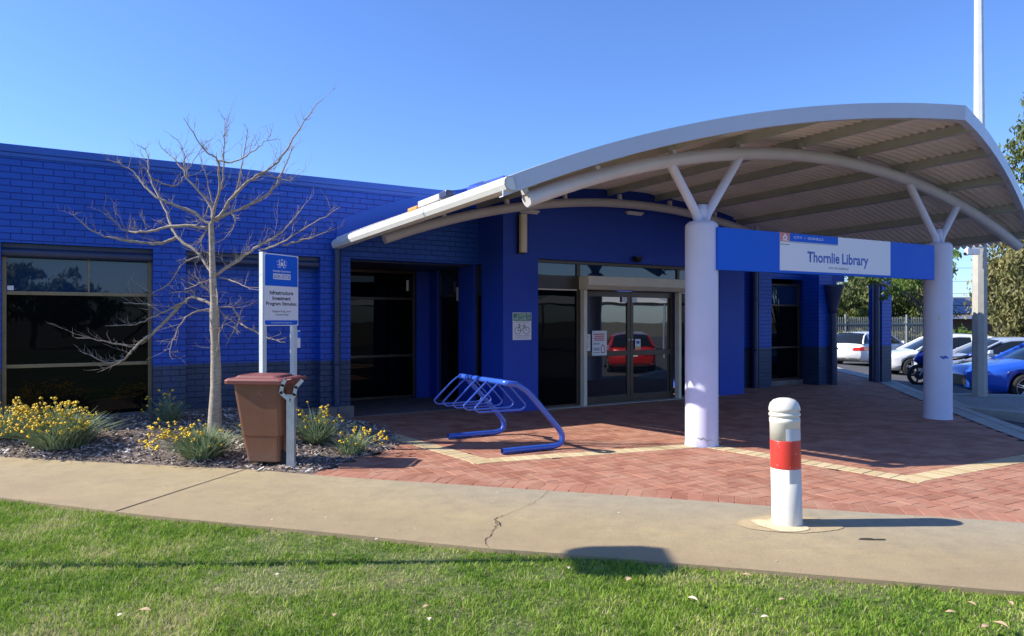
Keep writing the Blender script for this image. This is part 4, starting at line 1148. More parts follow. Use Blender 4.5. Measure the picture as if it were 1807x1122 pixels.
LIMBS = [(0, [(-3.82, 0.46), (-3.8, 0.89), (-3.81, 1.32), (-3.82, 1.74), (-3.84, 2.17), (-3.86, 2.84)]), (1, [(-3.86, 2.17), (-4.07, 2.45), (-4.42, 2.7), (-4.67, 3.05), (-4.97, 3.55), (-5.06, 3.83), (-5.15, 4.03)]), (1, [(-3.87, 2.82), (-4.14, 3.01), (-4.49, 3.14), (-4.74, 3.33), (-4.95, 3.55), (-5.27, 3.7)]), (1, [(-3.94, 2.8), (-4.39, 2.82), (-4.74, 2.75), (-5.02, 2.77), (-5.18, 2.84), (-5.41, 3.12)]), (1, [(-4.42, 2.7), (-4.67, 2.61), (-5.02, 2.64), (-5.38, 2.73), (-5.69, 2.98)]), (1, [(-3.86, 2.84), (-3.82, 2.98), (-3.68, 3.26), (-3.64, 3.58), (-3.78, 3.69), (-3.98, 4.05)]), (1, [(-3.82, 2.87), (-3.57, 3.19), (-3.29, 3.4), (-2.97, 3.62), (-2.67, 4.04), (-2.35, 4.38)]), (1, [(-3.82, 2.91), (-3.43, 3.05), (-3.08, 3.23), (-2.93, 3.51), (-2.79, 3.83)]), (1, [(-3.86, 2.87), (-3.92, 3.12), (-4.17, 3.4), (-4.28, 3.58), (-4.6, 3.86)]), (2, [(-3.66, 3.26), (-3.61, 3.55), (-3.59, 3.83), (-3.6, 4.13)]), (1, [(-3.85, 1.79), (-4.14, 1.9), (-4.35, 1.81), (-4.67, 1.69), (-5.13, 1.55), (-5.62, 1.53)]), (1, [(-4.35, 1.81), (-4.6, 1.53), (-4.92, 1.24), (-5.06, 1.09), (-5.31, 1.05), (-5.62, 1.19)]), (2, [(-3.85, 1.74), (-4.1, 1.67), (-4.21, 1.42), (-4.24, 1.14)]), (1, [(-3.84, 2.17), (-3.57, 2.34), (-3.25, 2.55), (-2.97, 2.73), (-2.7, 3.07)]), (2, [(-3.25, 2.5), (-2.9, 2.59), (-2.54, 2.77), (-2.12, 3.0)]), (2, [(-3.86, 2.84), (-4.0, 2.66), (-4.01, 2.45)]), (2, [(-3.82, 2.91), (-3.61, 2.96), (-3.54, 2.87), (-3.56, 2.77)]), (2, [(-3.82, 2.17), (-3.5, 2.08), (-3.29, 1.99)]), (2, [(-3.83, 1.74), (-3.64, 1.78), (-3.54, 1.63), (-3.57, 1.55), (-3.77, 1.26)]), (2, [(-4.07, 2.45), (-4.31, 2.34), (-4.49, 2.09), (-4.81, 1.92)]), (2, [(-4.97, 3.55), (-4.67, 3.47), (-4.53, 3.69), (-4.34, 4.18)]), (2, [(-3.64, 3.58), (-3.43, 3.55), (-3.11, 3.72), (-2.95, 3.88)]), (2, [(-4.28, 3.58), (-4.26, 3.72), (-4.35, 3.97)]), (2, [(-3.82, 2.13), (-3.71, 1.78)]), (2, [(-3.54, 1.55), (-3.15, 1.39), (-2.86, 1.31)]), (2, [(-3.89, 3.12), (-3.96, 3.37), (-4.08, 3.69)]), (2, [(-2.9, 2.55), (-2.51, 2.66), (-2.16, 2.82)]), (2, [(-3.84, 2.13), (-4.0, 2.09), (-4.24, 1.99)]), (2, [(-4.14, 1.9), (-4.21, 1.99), (-4.49, 1.95)]), (2, [(-4.67, 1.69), (-4.85, 1.81), (-5.2, 1.83)]), (2, [(-4.92, 1.24), (-5.2, 1.32), (-5.48, 1.39)]), (2, [(-3.57, 3.19), (-3.46, 3.44), (-3.31, 4.02)]), (2, [(-3.29, 3.4), (-3.11, 3.44), (-2.77, 3.35)]), (2, [(-3.92, 3.12), (-4.03, 2.94), (-4.14, 2.84)]), (2, [(-3.83, 1.95), (-3.92, 1.99), (-4.07, 2.17)]), (2, [(-3.83, 2.17), (-3.64, 2.31), (-3.43, 2.45)]), (2, [(-3.78, 1.74), (-3.68, 1.6), (-3.71, 1.42)])]

# ================================================================ BARE TREE
tr = thing('bare_tree', (-3.82, 9.2, .26), 'leafless pale tree with thin twigs in the mulch before the brick wall', 'tree')
rr = random.Random(21)
def spl(pts, k):
    """Catmull-Rom"""
    P_ = [pts[0]] + pts + [pts[-1]]; out = []
    for i in range(1, len(P_) - 2):
        p0, p1, p2, p3 = P_[i - 1], P_[i], P_[i + 1], P_[i + 2]
        for q in range(k):
            t = q / k; out.append(0.5 * ((2 * p1) + (-p0 + p2) * t + (2 * p0 - 5 * p1 + 4 * p2 - p3) * t * t + (-p0 + 3 * p1 - 3 * p2 + p3) * t ** 3))
    out.append(pts[-1]); return out
tk = MB(); br = MB(); LP = []
def nearest_y(x, z):
    best = None
    for path in LP:
        for p in path:
            d = (p.x - x) ** 2 + (p.z - z) ** 2
            if best is None or d < best[0]: best = (d, p)
    return best
for lv, pts in LIMBS:
    if lv == 0:
        P_ = [Vector((x, 9.2, z)) for x, z in pts]; P_[0].z -= .3
        P_ = spl(P_, 5); n = len(P_)
        rad = [(.072 - .040 * i / (n - 1)) * rr.uniform(.95, 1.06) + (.02 * max(0, 1 - i / 4)) + (.010 if 12 <= i <= 15 else 0) for i in range(n)]
        tk.tube(P_, rad, 14); LP.append(P_); continue
    b_ = nearest_y(*pts[0])
    y0 = b_[1].y if b_[0] < .15 ** 2 else 9.2
    L = sum(math.hypot(pts[i + 1][0] - pts[i][0], pts[i + 1][1] - pts[i][1]) for i in range(len(pts) - 1))
    sl_ = rr.uniform(-.42, .42); acc = 0; P_ = []
    for i, (x, z) in enumerate(pts):
        if i: acc += math.hypot(x - pts[i - 1][0], z - pts[i - 1][1])
        P_.append(Vector((x, y0 + sl_ * acc + .04 * math.sin(acc * 5 + lv), z)))
    P_ = spl(P_, 6); n = len(P_)
    P_ = [p + Vector((rr.uniform(-.011, .011), 0, rr.uniform(-.011, .011))) for p in P_]
    r0 = (.0185 if lv == 1 else .0095) * (.7 + .25 * min(1.4, L)); 
    br.tube(P_, [(r0 * (1 - i / (n - 1)) ** .8 + .0030) * rr.uniform(.88, 1.16) for i in range(n)], 8); LP.append(P_)
def twig(p, d, L, r, lvl):
    pts = [p]; v = d.normalized(); k = 5
    for i in range(k):
        v = (v + Vector((rr.uniform(-.22, .22), rr.uniform(-.22, .22), rr.uniform(-.12, .22)))).normalized()
        pts.append(pts[-1] + v * L / k)
    br.tube(pts, [r * (1 - i / k * .75) for i in range(k + 1)], 4, cap=False)
    if lvl > 0:
        for i in range(1, k + 1):
            if rr.random() < .62:
                dd = (v + Vector((rr.uniform(-1, 1), rr.uniform(-1, 1), rr.uniform(-.5, 1)))).normalized()
                twig(pts[i], dd, L * rr.uniform(.3, .55), r * .65, lvl - 1)
for path in list(LP[1:]):
    for i in range(3, len(path) - 1):
        t = i / len(path)
        for _ in range(2):
            if rr.random() < .46:
                tan = (path[i + 1] - path[i - 1]).normalized()
                up = Vector((rr.uniform(-1, 1), rr.uniform(-1, 1), rr.uniform(-.35, 1.1)))
                d = (tan * .7 + up * .8).normalized()
                twig(path[i], d, rr.uniform(.08, .20) if rr.random() < .78 else rr.uniform(.2, .42), .0036, 1)
for i in range(8, len(LP[0])):
    if rr.random() < .5:
        a = rr.uniform(0, 6.28); twig(LP[0][i], Vector((math.cos(a), math.sin(a), rr.uniform(-.1, .6))), rr.uniform(.1, .35), .004, 1)
tk.build('trunk', 'bark', tr); br.build('branches', 'twig', tr)

# ================================================================ GOVERNMENT SIGN ON TWO POSTS
SG = frame(-3.036, 8.8, 27)
ps = thing('project_sign', (-2.9, 9.0, .1), 'blue and white Infrastructure Investment sign on two galvanised posts beside the bare tree', 'sign')
for s0 in (-.02, .50):
    mb = MB(); mb.box(s0, s0 + .065, -.075, -.012, -.1, 2.44 if s0 < 0 else 2.38, SG); mb.build('post', 'steelpole', ps, bevel=.004)
mb = MB(); mb.box(.0, .58, -.012, -.008, 1.53, 2.43, SG); pl = mb.build('panel', 'sign_white', ps)
def rrect(s0, s1, z0, z1, r, tl=True, bl=True):
    P_ = []
    for cx_, cz_, a0, on_ in ((s1 - r, z1 - r, 0, tl), (s0 + r, z1 - r, 90, tl), (s0 + r, z0 + r, 180, bl), (s1 - r, z0 + r, 270, bl)):
        if on_: P_ += [(cx_ + r * math.cos(R(a0 + i * 15)), cz_ + r * math.sin(R(a0 + i * 15))) for i in range(7)]
        else: P_.append((s1 if a0 in (0, 270) else s0, z1 if a0 in (0, 90) else z0))
    return P_
ax = lambda u, v, h: SG(u, h, v)
mb = MB(); mb.prism(rrect(.012, .568, 2.03, 2.418, .03, True, False), -.0079, -.006, ax); tp = mb.build('blue_header', 'sign_blue', pl)
mb = MB(); mb.prism(rrect(.012, .568, 1.542, 1.60, .03, False, True), -.0079, -.006, ax); bt = mb.build('blue_footer', 'sign_blue', pl)
mb = MB(); mb.box(.145, .44, -.0059, -.005, 2.115, 2.185, SG); wb = mb.build('white_box', 'sign_white', tp)
text('BUILDING OUR FUTURE', SG, .155, .43, 2.125, 2.175, -.0048, 'letter', wb, bold=.02)
text('Australian Government', SG, .14, .445, 2.205, 2.235, -.0055, 'sign_white', tp, bold=.012)
mb = MB(); cx_, cz_ = .292, 2.31
mb.prism([(cx_ - .022, cz_ + .02), (cx_ - .022, cz_ - .012), (cx_, cz_ - .032), (cx_ + .022, cz_ - .012), (cx_ + .022, cz_ + .02)], -.0059, -.005, ax)
for sg_ in (-1, 1):
    line_h(mb, [(cx_ + sg_ * .03, cz_ - .03), (cx_ + sg_ * .045, cz_ + .01), (cx_ + sg_ * .036, cz_ + .035)], .012, SG, -.0059, .001)
    line_h(mb, [(cx_ + sg_ * .045, cz_), (cx_ + sg_ * .065, cz_ - .02), (cx_ + sg_ * .08, cz_ - .005)], .007, SG, -.0059, .001)
    line_h(mb, [(cx_ + sg_ * .02, cz_ - .045), (cx_ + sg_ * .07, cz_ - .04)], .007, SG, -.0059, .001)
    for k in range(4): line_h(mb, [(cx_ + sg_ * (.03 + .014 * k), cz_ + .045 - .008 * k), (cx_ + sg_ * (.045 + .014 * k), cz_ + .055 - .01 * k)], .005, SG, -.0059, .001)
mb.prism([(cx_ + (.02 if i % 2 == 0 else .008) * math.cos(math.pi * i / 7 + .2), cz_ + .052 + (.02 if i % 2 == 0 else .008) * math.sin(math.pi * i / 7 + .2)) for i in range(14)], -.0059, -.005, ax)
mb.build('crest', 'sign_white', tp)
text('Infrastructure', SG, .09, .49, 1.92, 1.972, -.0075, 'ink', pl, bold=.03)
text('Investment', SG, .135, .445, 1.852, 1.902, -.0075, 'ink', pl, bold=.03)
text('Program Stimulus:', SG, .03, .55, 1.774, 1.832, -.0075, 'ink', pl, bold=.03)
text('Supporting your', SG, .135, .455, 1.693, 1.728, -.0075, 'ink', pl, bold=.012)
text('community', SG, .185, .41, 1.652, 1.684, -.0075, 'ink', pl, bold=.012)
text('www.infrastructure.gov.au', SG, .11, .465, 1.557, 1.58, -.0055, 'sign_white', bt, bold=.01)
sm = thing('phone_box', SG(.60, -.04, 1.3), 'small white and blue device strapped to the right post of the project sign', 'device')
mb = MB(); mb.box(.567, .625, -.07, -.01, 1.24, 1.47, SG); mb.build('case', 'sign_white', sm, bevel=.006)
mb = MB(); mb.box(.57, .622, -.0098, -.008, 1.37, 1.455, SG); mb.build('label_patch', 'sign_blue', sm)

# ================================================================ WHEELIE BIN AND ITS POST
bn = thing('wheelie_bin', (-2.66, 8.05, 0), 'scuffed brown wheelie bin with a faded maroon lid below the project sign', 'bin')
a_ = R(-7); 
def BN(u, v, z):   # u: front(left) to hinge(right), v: away from path; slight backward tilt
    x, y = u * math.cos(a_) - v * math.sin(a_), u * math.sin(a_) + v * math.cos(a_)
    return (-2.65 + x, 8.02 + y, z)
mb = MB()
def ringb(u0, u1, v0, v1, z, r=.04):
    P_ = []
    for cx_, cy_, a0 in ((u1 - r, v1 - r, 0), (u0 + r, v1 - r, 90), (u0 + r, v0 + r, 180), (u1 - r, v0 + r, 270)):
        P_ += [BN(cx_ + r * math.cos(R(a0 + i * 30)), cy_ + r * math.sin(R(a0 + i * 30)), z) for i in range(4)]
    return P_
lev = [(-.215, .10, -.17, .17, .045, .03), (-.235, .13, -.18, .18, .055, .03), (-.285, .14, -.20, .20, .33, .03), (-.29, .165, -.205, .205, .34, .035), (-.375, .165, -.245, .245, .90, .04), (-.395, .185, -.265, .265, .905, .04), (-.395, .185, -.265, .265, .935, .04), (-.37, .16, -.24, .24, .936, .04)]
rings = [ringb(*l) for l in lev]; n = 16
mb.add([p for r_ in rings for p in r_], [(i * n + j, i * n + (j + 1) % n, (i + 1) * n + (j + 1) % n, (i + 1) * n + j) for i in range(len(rings) - 1) for j in range(n)] + [tuple(reversed(range(n))), tuple(range((len(rings) - 1) * n, len(rings) * n))])
body = mb.build('body', 'bin', bn, bevel=.004)
mb = MB()   # lid with raised centre
lv = [(-.46, .23, -.285, .285, .905, .05), (-.465, .235, -.29, .29, .945, .05), (-.44, .21, -.27, .27, .965, .05), (-.39, .15, -.21, .21, .970, .06), (-.36, .12, -.19, .19, .992, .06), (-.31, .08, -.15, .15, 1.0, .06)]
rings = [ringb(*l) for l in lv]
mb.add([p for r_ in rings for p in r_], [(i * n + j, i * n + (j + 1) % n, (i + 1) * n + (j + 1) % n, (i + 1) * n + j) for i in range(len(rings) - 1) for j in range(n)] + [tuple(reversed(range(n))), tuple(range((len(rings) - 1) * n, len(rings) * n))])
mb.build('lid', 'bin_lid', bn, bevel=.004)
mb = MB(); mb.tube([BN(.27, -.2, .95), BN(.27, .2, .95)], .018, 10)
for v in (-.19, .19): mb.tube([BN(.17, v, .93), BN(.28, v, .955)], .016, 8)
mb.build('handle', 'bin_lid', bn)
for v in (-.16, .12):
    mb = MB(); c = BN(.12, v, .10)
    mb.tube([BN(.12, v + (.03 if v < 0 else -.05), .085), BN(.12, v + (.07 if v < 0 else -.01), .085)], .085, 24); wh = mb.build('wheel', 'tyre', bn)
for v in (-.10, .10): mb = MB(); mb.box(.155, .185, v - .012, v + .012, .1, .85, BN); mb.build('rib', 'bin', bn)
bp = thing('bin_post', (-2.38, 7.72, 0), 'galvanised channel post with a forked bracket gripping the wheelie bin handle', 'post')
mb = MB(); x0, y0 = -2.385, 7.74
for (xa, xb, ya, yb) in ((-.042, .042, -.03, -.024), (-.042, -.036, -.024, .03), (.036, .042, -.024, .03)):
    mb.box(x0 + xa, x0 + xb, y0 + ya, y0 + yb, -.1, .80)
mb.build('channel', 'galv', bp)
def arm(pts, nm):
    mb = MB()
    for a, b_ in zip(pts[:-1], pts[1:]):
        a, b_ = Vector(a), Vector(b_); d = (b_ - a).normalized(); q = Vector((-d.y, d.x)) * .019
        P_ = [a - q - d * .012, b_ - q + d * .012, b_ + q + d * .012, a + q - d * .012]
        mb.prism([(p.x, p.y) for p in P_], -.034, -.026, lambda u, v, h: (x0 + u, y0 + h, v))
    mb.build('fork_arm', 'galv', bp)
arm([(-.01, .74), (-.10, .82), (-.085, .90), (-.06, .95)], 'l'); arm([(.01, .74), (.045, .80), (.06, .88), (.125, .95)], 'r')

# ================================================================ BICYCLE RACK
rk = thing('bicycle_rack', (-.1, 9.1, 0), 'glossy blue tubular bicycle rack with hanging wire loops on the brick paving', 'bike rack')
K1 = frame(-.10, 8.54, 61)    # plane of the near leg: (along, towards camera, up)
def KP(t, q, z): # q 0..1 from near leg to far leg
    a = K1(t, 0, z); return (a[0] - .74 * q, a[1] + 1.10 * q, a[2])
def leg(q, t0, zt_):
    pts = [Vector(KP(*p)) for p in ((t0, q, zt_), (t0 + .10, q, zt_ - .012), (.34, q, zt_ - .115), (.58, q, .47), (.78, q, .25), (.83, q, .15), (.80, q, .07), (.70, q, .042), (.58, q, .04), (.3, q, .04), (-.02, q, .04))]
    s_ = spl(pts[1:9], 6); return [pts[0]] + s_ + pts[9:]
top_a = Vector(KP(.02, .06, .845)); top_b = Vector(KP(.12, .97, .845))
near = leg(0, .08, .84); far = leg(1, .14, .84)
# one continuous tube: near foot -> up -> top bar -> down the far leg
corner1 = spl([near[1], Vector(KP(.07, .02, .845)), Vector(KP(.055, .10, .85)), Vector(KP(.06, .18, .85))], 5)
corner2 = spl([Vector(KP(.12, .85, .85)), Vector(KP(.13, .92, .85)), Vector(KP(.16, .98, .845)), far[1]], 5)
path = list(reversed(near[1:])) + corner1[1:] + corner2 + far[2:]
mb = MB(); mb.tube(path, .036, 16, cap=False)
fr_ = mb.build('frame', 'rackblue', rk)
for e, d in ((near[-1], near[-2]), (far[-1], far[-2])):
    mb = MB(); v = (e - d).normalized(); mb.tube([e - v * .05, e - v * .02], [.0345, .0345], 16); mb.build('open_end', 'black', fr_)
for k, q in enumerate((.12, .32, .52, .72, .90)):
    mb = MB()
    top = Vector(KP(.06 + .06 * q, q, .845))
    P_ = [top + Vector((0, 0, .034)), Vector(KP(-.02, q, .80)), Vector(KP(-.24, q, .60)), Vector(KP(-.285, q, .55)), Vector(KP(-.24, q, .505)), Vector(KP(-.15, q, .50)), Vector(KP(.25, q, .50)), Vector(KP(.36, q, .505)), Vector(KP(.405, q, .55)), Vector(KP(.37, q, .60)), Vector(KP(.19, q, .79)), top + Vector((0, 0, .03))]
    mb.tube(spl(P_, 4), .011, 8); mb.build('wheel_loop', 'rackblue', rk)

# ================================================================ BOLLARD
bo = thing('bollard', (2.165, 5.64, 0), 'white bollard with a red band and grooved dome cap on the concrete path', 'bollard')
bc = (2.165, 5.64, 0)
tl = Matrix.Translation((2.165, 5.64, 0)) @ Matrix.Rotation(R(-1.3), 4, 'Y') @ Matrix.Translation((-2.165, -5.64, 0))
mb = MB(); mb.lathe([(.113, -.02), (.114, 0), (.113, .445)], bc, 48); mb.build('lower_shaft', 'bollard', bo).data.transform(Matrix.Identity(4))
mb = MB(); mb.lathe([(.1135, .4452), (.1145, .452), (.1145, .658), (.1135, .665)], bc, 48); mb.build('red_band', 'red', bo)
mb = MB(); mb.lathe([(.113, .6652), (.113, .80), (.115, .802), (.115, .835), (.108, .838), (.108, .850), (.118, .853), (.118, .872), (.110, .876), (.110, .888), (.118, .892), (.117, .915), (.106, .95), (.082, .975), (.045, .988), (.005, .992)], bc, 48); mb.build('cap', 'bollard', bo)
mb = MB()
def arc_patch(mb, r, a0, a1, z0, z1, k=12):
    vs = []
    for i in range(k + 1):
        a = R(a0 + (a1 - a0) * i / k); vs += [(bc[0] + r * math.cos(a), bc[1] + r * math.sin(a), z0), (bc[0] + r * math.cos(a), bc[1] + r * math.sin(a), z1)]
    mb.add(vs, [(2 * i, 2 * i + 2, 2 * i + 3, 2 * i + 1) for i in range(k)], smooth=True)
arc_patch(mb, .1142, -98, 10, .335, .443); mb.build('reflective_tape', 'greywhite', bo)
mb = MB(); arc_patch(mb, .1137, -108, 10, .668, .76); mb.build('reflective_tape', 'greywhite', bo)
mb = MB(); rr = random.Random(8)
for k in range(26):
    a0 = rr.uniform(-170, -10); z = rr.choice([rr.uniform(.45, .66), rr.uniform(.02, .3), rr.uniform(.86, .95)])
    rad_ = .1152 if .45 < z < .66 else (.1138 if z < .4 else .119)
    if z > .8: z = rr.uniform(.853, .871)
    arc_patch(mb, rad_, a0, a0 + rr.uniform(.8, 4), z, z + rr.uniform(.002, .006), 2)
mb.build('paint_chips', 'greywhite', bo)
mb = MB()
for k in range(9):
    a0 = -62 + k * 3.0 + rr.uniform(-1, 1); z0 = .06 + k * .026 + rr.uniform(-.01, .01)
    for q in range(5):
        arc_patch(mb, .1139, a0 + q * 2.2, a0 + q * 2.2 + 2.4, z0 + q * .009, z0 + q * .009 + .0035, 1)
arc_patch(mb, .1185, -60, -44, .893, .905, 4)
mb.build('scuff_marks', 'galv', bo)
for o in [x for x in bpy.data.objects if x.parent == bo]:
    o.data.transform(Matrix.Rotation(R(-1.4), 4, 'Y'))
def blob(cx, cy, rx, ry, z, name, mat, seed, am=.12):
    rr = random.Random(seed); ph = [rr.uniform(0, 6.28) for _ in range(5)]; k = 90; P_ = []
    for i in range(k):
        a = 2 * math.pi * i / k; f = 1 + am * sum(math.sin(a * (j + 2) + ph[j]) / (j + 1.5) for j in range(5)) + rr.uniform(-.018, .018)
        P_.append((cx + rx * f * math.cos(a), cy + ry * f * math.sin(a)))
    return poly_sheet(P_, z, name, mat)
blob(2.17, 5.62, .37, .25, .004, 'stained_mortar_halo', 'mortar_halo', 3, .08)
blob(2.11, 5.61, .24, .165, .008, 'mortar_collar', 'mortar_ring', 6, .34)
blob(2.62, 5.23, .09, .022, .004, 'oil_mark', 'crack', 9, .35)

# ================================================================ FLOWERING PLANTS
def plant(x, y, rad, h, nb, nf, label, seed, bias=(0, 0)):
    rs_ = np.random.RandomState(seed); z = bed_z(x, y)
    p = thing('flowering_plant', (x, y, z), label, 'plant', 'yellow flowering clumps in the mulch bed')
    V = []; F = []; r_ = []
    for k in range(nb):
        a = rs_.uniform(0, 6.28); u = rs_.uniform(0, 1) ** .6; bx, by = rad * .45 * u * math.cos(a), rad * .4 * u * math.sin(a)
        L = h * rs_.uniform(.45, 1.0) * (1.1 - .3 * u); out = rs_.uniform(.1, .9) * u + .08
        dx, dy = math.cos(a + rs_.uniform(-1.2, 1.2)) * out, math.sin(a + rs_.uniform(-.5, .5)) * out
        wd = rs_.uniform(.004, .008); cxn, cyn = -math.sin(a + rs_.uniform(-1, 1)) * wd, math.cos(a) * wd
        o = len(V)
        for t in (0, .4, .75, 1):
            wz = (1 - t) ** .5 if t < 1 else .08
            qx, qy, qz = bx + dx * L * t * (1 + t * .6), by + dy * L * t * (1 + t * .6), L * (t - .45 * out * t * t)
            V += [(qx - cxn * wz, qy - cyn * wz, qz), (qx + cxn * wz, qy + cyn * wz, qz)]
        for i in range(3): F.append((o + 2 * i, o + 2 * i + 1, o + 2 * i + 3, o + 2 * i + 2)); r_.append(rs_.rand())
    numpy_tris('leaves', np.array(V), np.array(F), np.array(r_), 'leaf_grey', p)
    st = MB(); fl = MB()
    for k in range(nf):
        a = rs_.uniform(0, 6.28); u = rs_.uniform(.3, 1)
        tx, ty = rad * u * math.cos(a) + bias[0] * rs_.uniform(.2, 1), rad * .7 * u * math.sin(a) + bias[1] * rs_.uniform(.2, 1)
        tz = h * rs_.uniform(.55, 1.25) * (1.05 - .55 * u) + .02
        st.tube([(tx * .15, ty * .15, 0), (tx * .6, ty * .6, tz * .75), (tx, ty, tz)], .0022, 3, cap=False, rnd=rs_.rand())
        s = rs_.uniform(.012, .022)
        for q in range(rs_.randint(2, 5)):
            c = Vector((tx, ty, tz)) + Vector(rs_.uniform(-1, 1, 3)) * s * 1.1
            vs = []
            for i in range(5): vs.append((c.x + s * math.cos(i * 1.257), c.y + s * math.sin(i * 1.257), c.z))
            vs += [(c.x, c.y, c.z + s * .8), (c.x, c.y, c.z - s * .7)]
            fl.add(vs, [(i, (i + 1) % 5, 5) for i in range(5)] + [((i + 1) % 5, i, 6) for i in range(5)], rs_.rand())
    st.build('stems', 'leaf_grey', p, world=False); fl.build('flower_heads', 'petal', p, world=False)
    return p
plant(-5.42, 8.62, .62, .54, 1200, 240, 'largest yellow flowering clump, below the left window', 1, (-.25, -.12))
plant(-6.35, 8.95, .45, .45, 500, 70, 'yellow flowering clump cut by the left edge of the photo', 11)
plant(-4.68, 9.80, .26, .42, 260, 16, 'small sparse flowering clump at the foot of the blue brick pillar', 2, (-.12, 0))
plant(-3.50, 8.12, .42, .42, 1200, 80, 'leafy grey-green clump with yellow flowers on its left, just left of the wheelie bin', 3, (-.38, -.12))
plant(-3.05, 8.75, .30, .42, 380, 14, 'flowering clump behind the wheelie bin beside the tree trunk', 4)
plant(-2.45, 8.95, .34, .46, 480, 36, 'flowering clump just right of the bin post', 5)
plant(-1.90, 8.55, .28, .32, 240, 26, 'rightmost flowering clump, sprawling onto the red paving by the downpipe', 6, (.22, -.05))

# ================================================================ FALLEN LEAVES ON THE LAWN
rr = random.Random(31)
lf = [(665, 955, 'pale'), (490, 1018, 'pale'), (752, 1075, 'tan'), (757, 1097, 'pale'), (1003, 1006, 'pale'), (1110, 1027, 'tan'), (1318, 1020, 'tan'), (1350, 1094, 'pale'), (1380, 1063, 'tan'), (1222, 1062, 'pale'), (1714, 1070, 'tan'), (1678, 1086, 'tan'), (1783, 1069, 'tan'), (1740, 1112, 'tan'), (1765, 1108, 'tan'), (212, 1090, 'pale'), (255, 1083, 'tan'), (590, 1090, 'tan')]
dirs = ['lying left of the path crack', 'lying in the long thin shadow', 'lying near the bottom edge', 'lying beside the dry patch']
for i, (px, py, kd) in enumerate(lf):
    Z = 1265 * 1.6 / (py - 565); X = (px - 903.5) / 1265 * Z
    L = rr.uniform(.035, .06) * (1.2 if kd == 'tan' else 1); a = rr.uniform(0, 6.28)
    mb = MB(); vs = []
    for t in np.linspace(0, 1, 6):
        wd = L * .28 * math.sin(math.pi * min(.98, t + .02)) ** .7
        zc = .012 + .35 * L * math.sin(t * 3) * .5
        for sg_ in (-1, 0, 1):
            u, v = (t - .5) * L, sg_ * wd
            vs.append((X + u * math.cos(a) - v * math.sin(a), Z + u * math.sin(a) + v * math.cos(a), zc + abs(sg_) * L * .10))
    F_ = []
    for q in range(5):
        for e in range(2): F_.append((q * 3 + e, (q + 1) * 3 + e, (q + 1) * 3 + e + 1, q * 3 + e + 1))
    mb.add(vs, F_, 1.0 if kd == 'pale' else .25, smooth=True)
    side = 'left' if px < 600 else ('middle' if px < 1200 else 'right')
    o = mb.build('fallen_leaf', 'litter'); 
    tag(o, ('small whitish dry leaf' if kd == 'pale' else 'curled tan dry leaf') + ' on the grass in the %s of the lawn' % side, 'leaf', 'dry %s leaves on the %s of the lawn' % (kd, side))
# ================================================================ LIGHT POLE AND CCTV
PX, PY = 9.98, 15.3
lp = thing('light_pole', (PX, PY, 0), 'tall pale octagonal light pole rising past the right end of the canopy', 'pole')
mb = MB(); mb.tube([(PX, PY, -.1), (PX, PY, 1.5), (PX, PY, 3.35)], [.148, .142, .132], 8, smooth=False); mb.build('base_post', 'bark_pole', lp)
mb = MB(); mb.tube([(PX, PY, 3.351), (PX - .01, PY, 6.5), (PX - .03, PY, 11.0)], [.125, .098, .065], 8, smooth=False); mb.build('shaft', 'steelpole', lp)
mb = MB(); mb.tube([(PX - .03, PY, 10.9), (PX - .6, PY - .5, 11.2), (PX - 1.4, PY - 1.1, 11.3)], .035, 8); mb.box(PX - 1.9, PX - 1.35, PY - 1.3, PY - 1.0, 11.25, 11.38); mb.build('lamp_arm', 'steelpole', lp)
cc = thing('security_camera', (PX - .15, PY - .15, 3.1), 'white box security camera bracketed to the light pole', 'camera')
mb = MB(); mb.box(PX - .42, PX - .16, PY - .26, PY - .14, 2.98, 3.12); mb.build('housing', 'white', cc, bevel=.01)
mb = MB(); mb.box(PX - .30, PX - .0, PY - .165, PY - .135, 3.125, 3.16); mb.build('bracket', 'galv', cc)
mb = MB(); mb.tube([(PX - .45, PY - .2, 3.0), (PX - .38, PY - .2, 3.0)], .035, 12); mb.build('lens', 'black', cc)

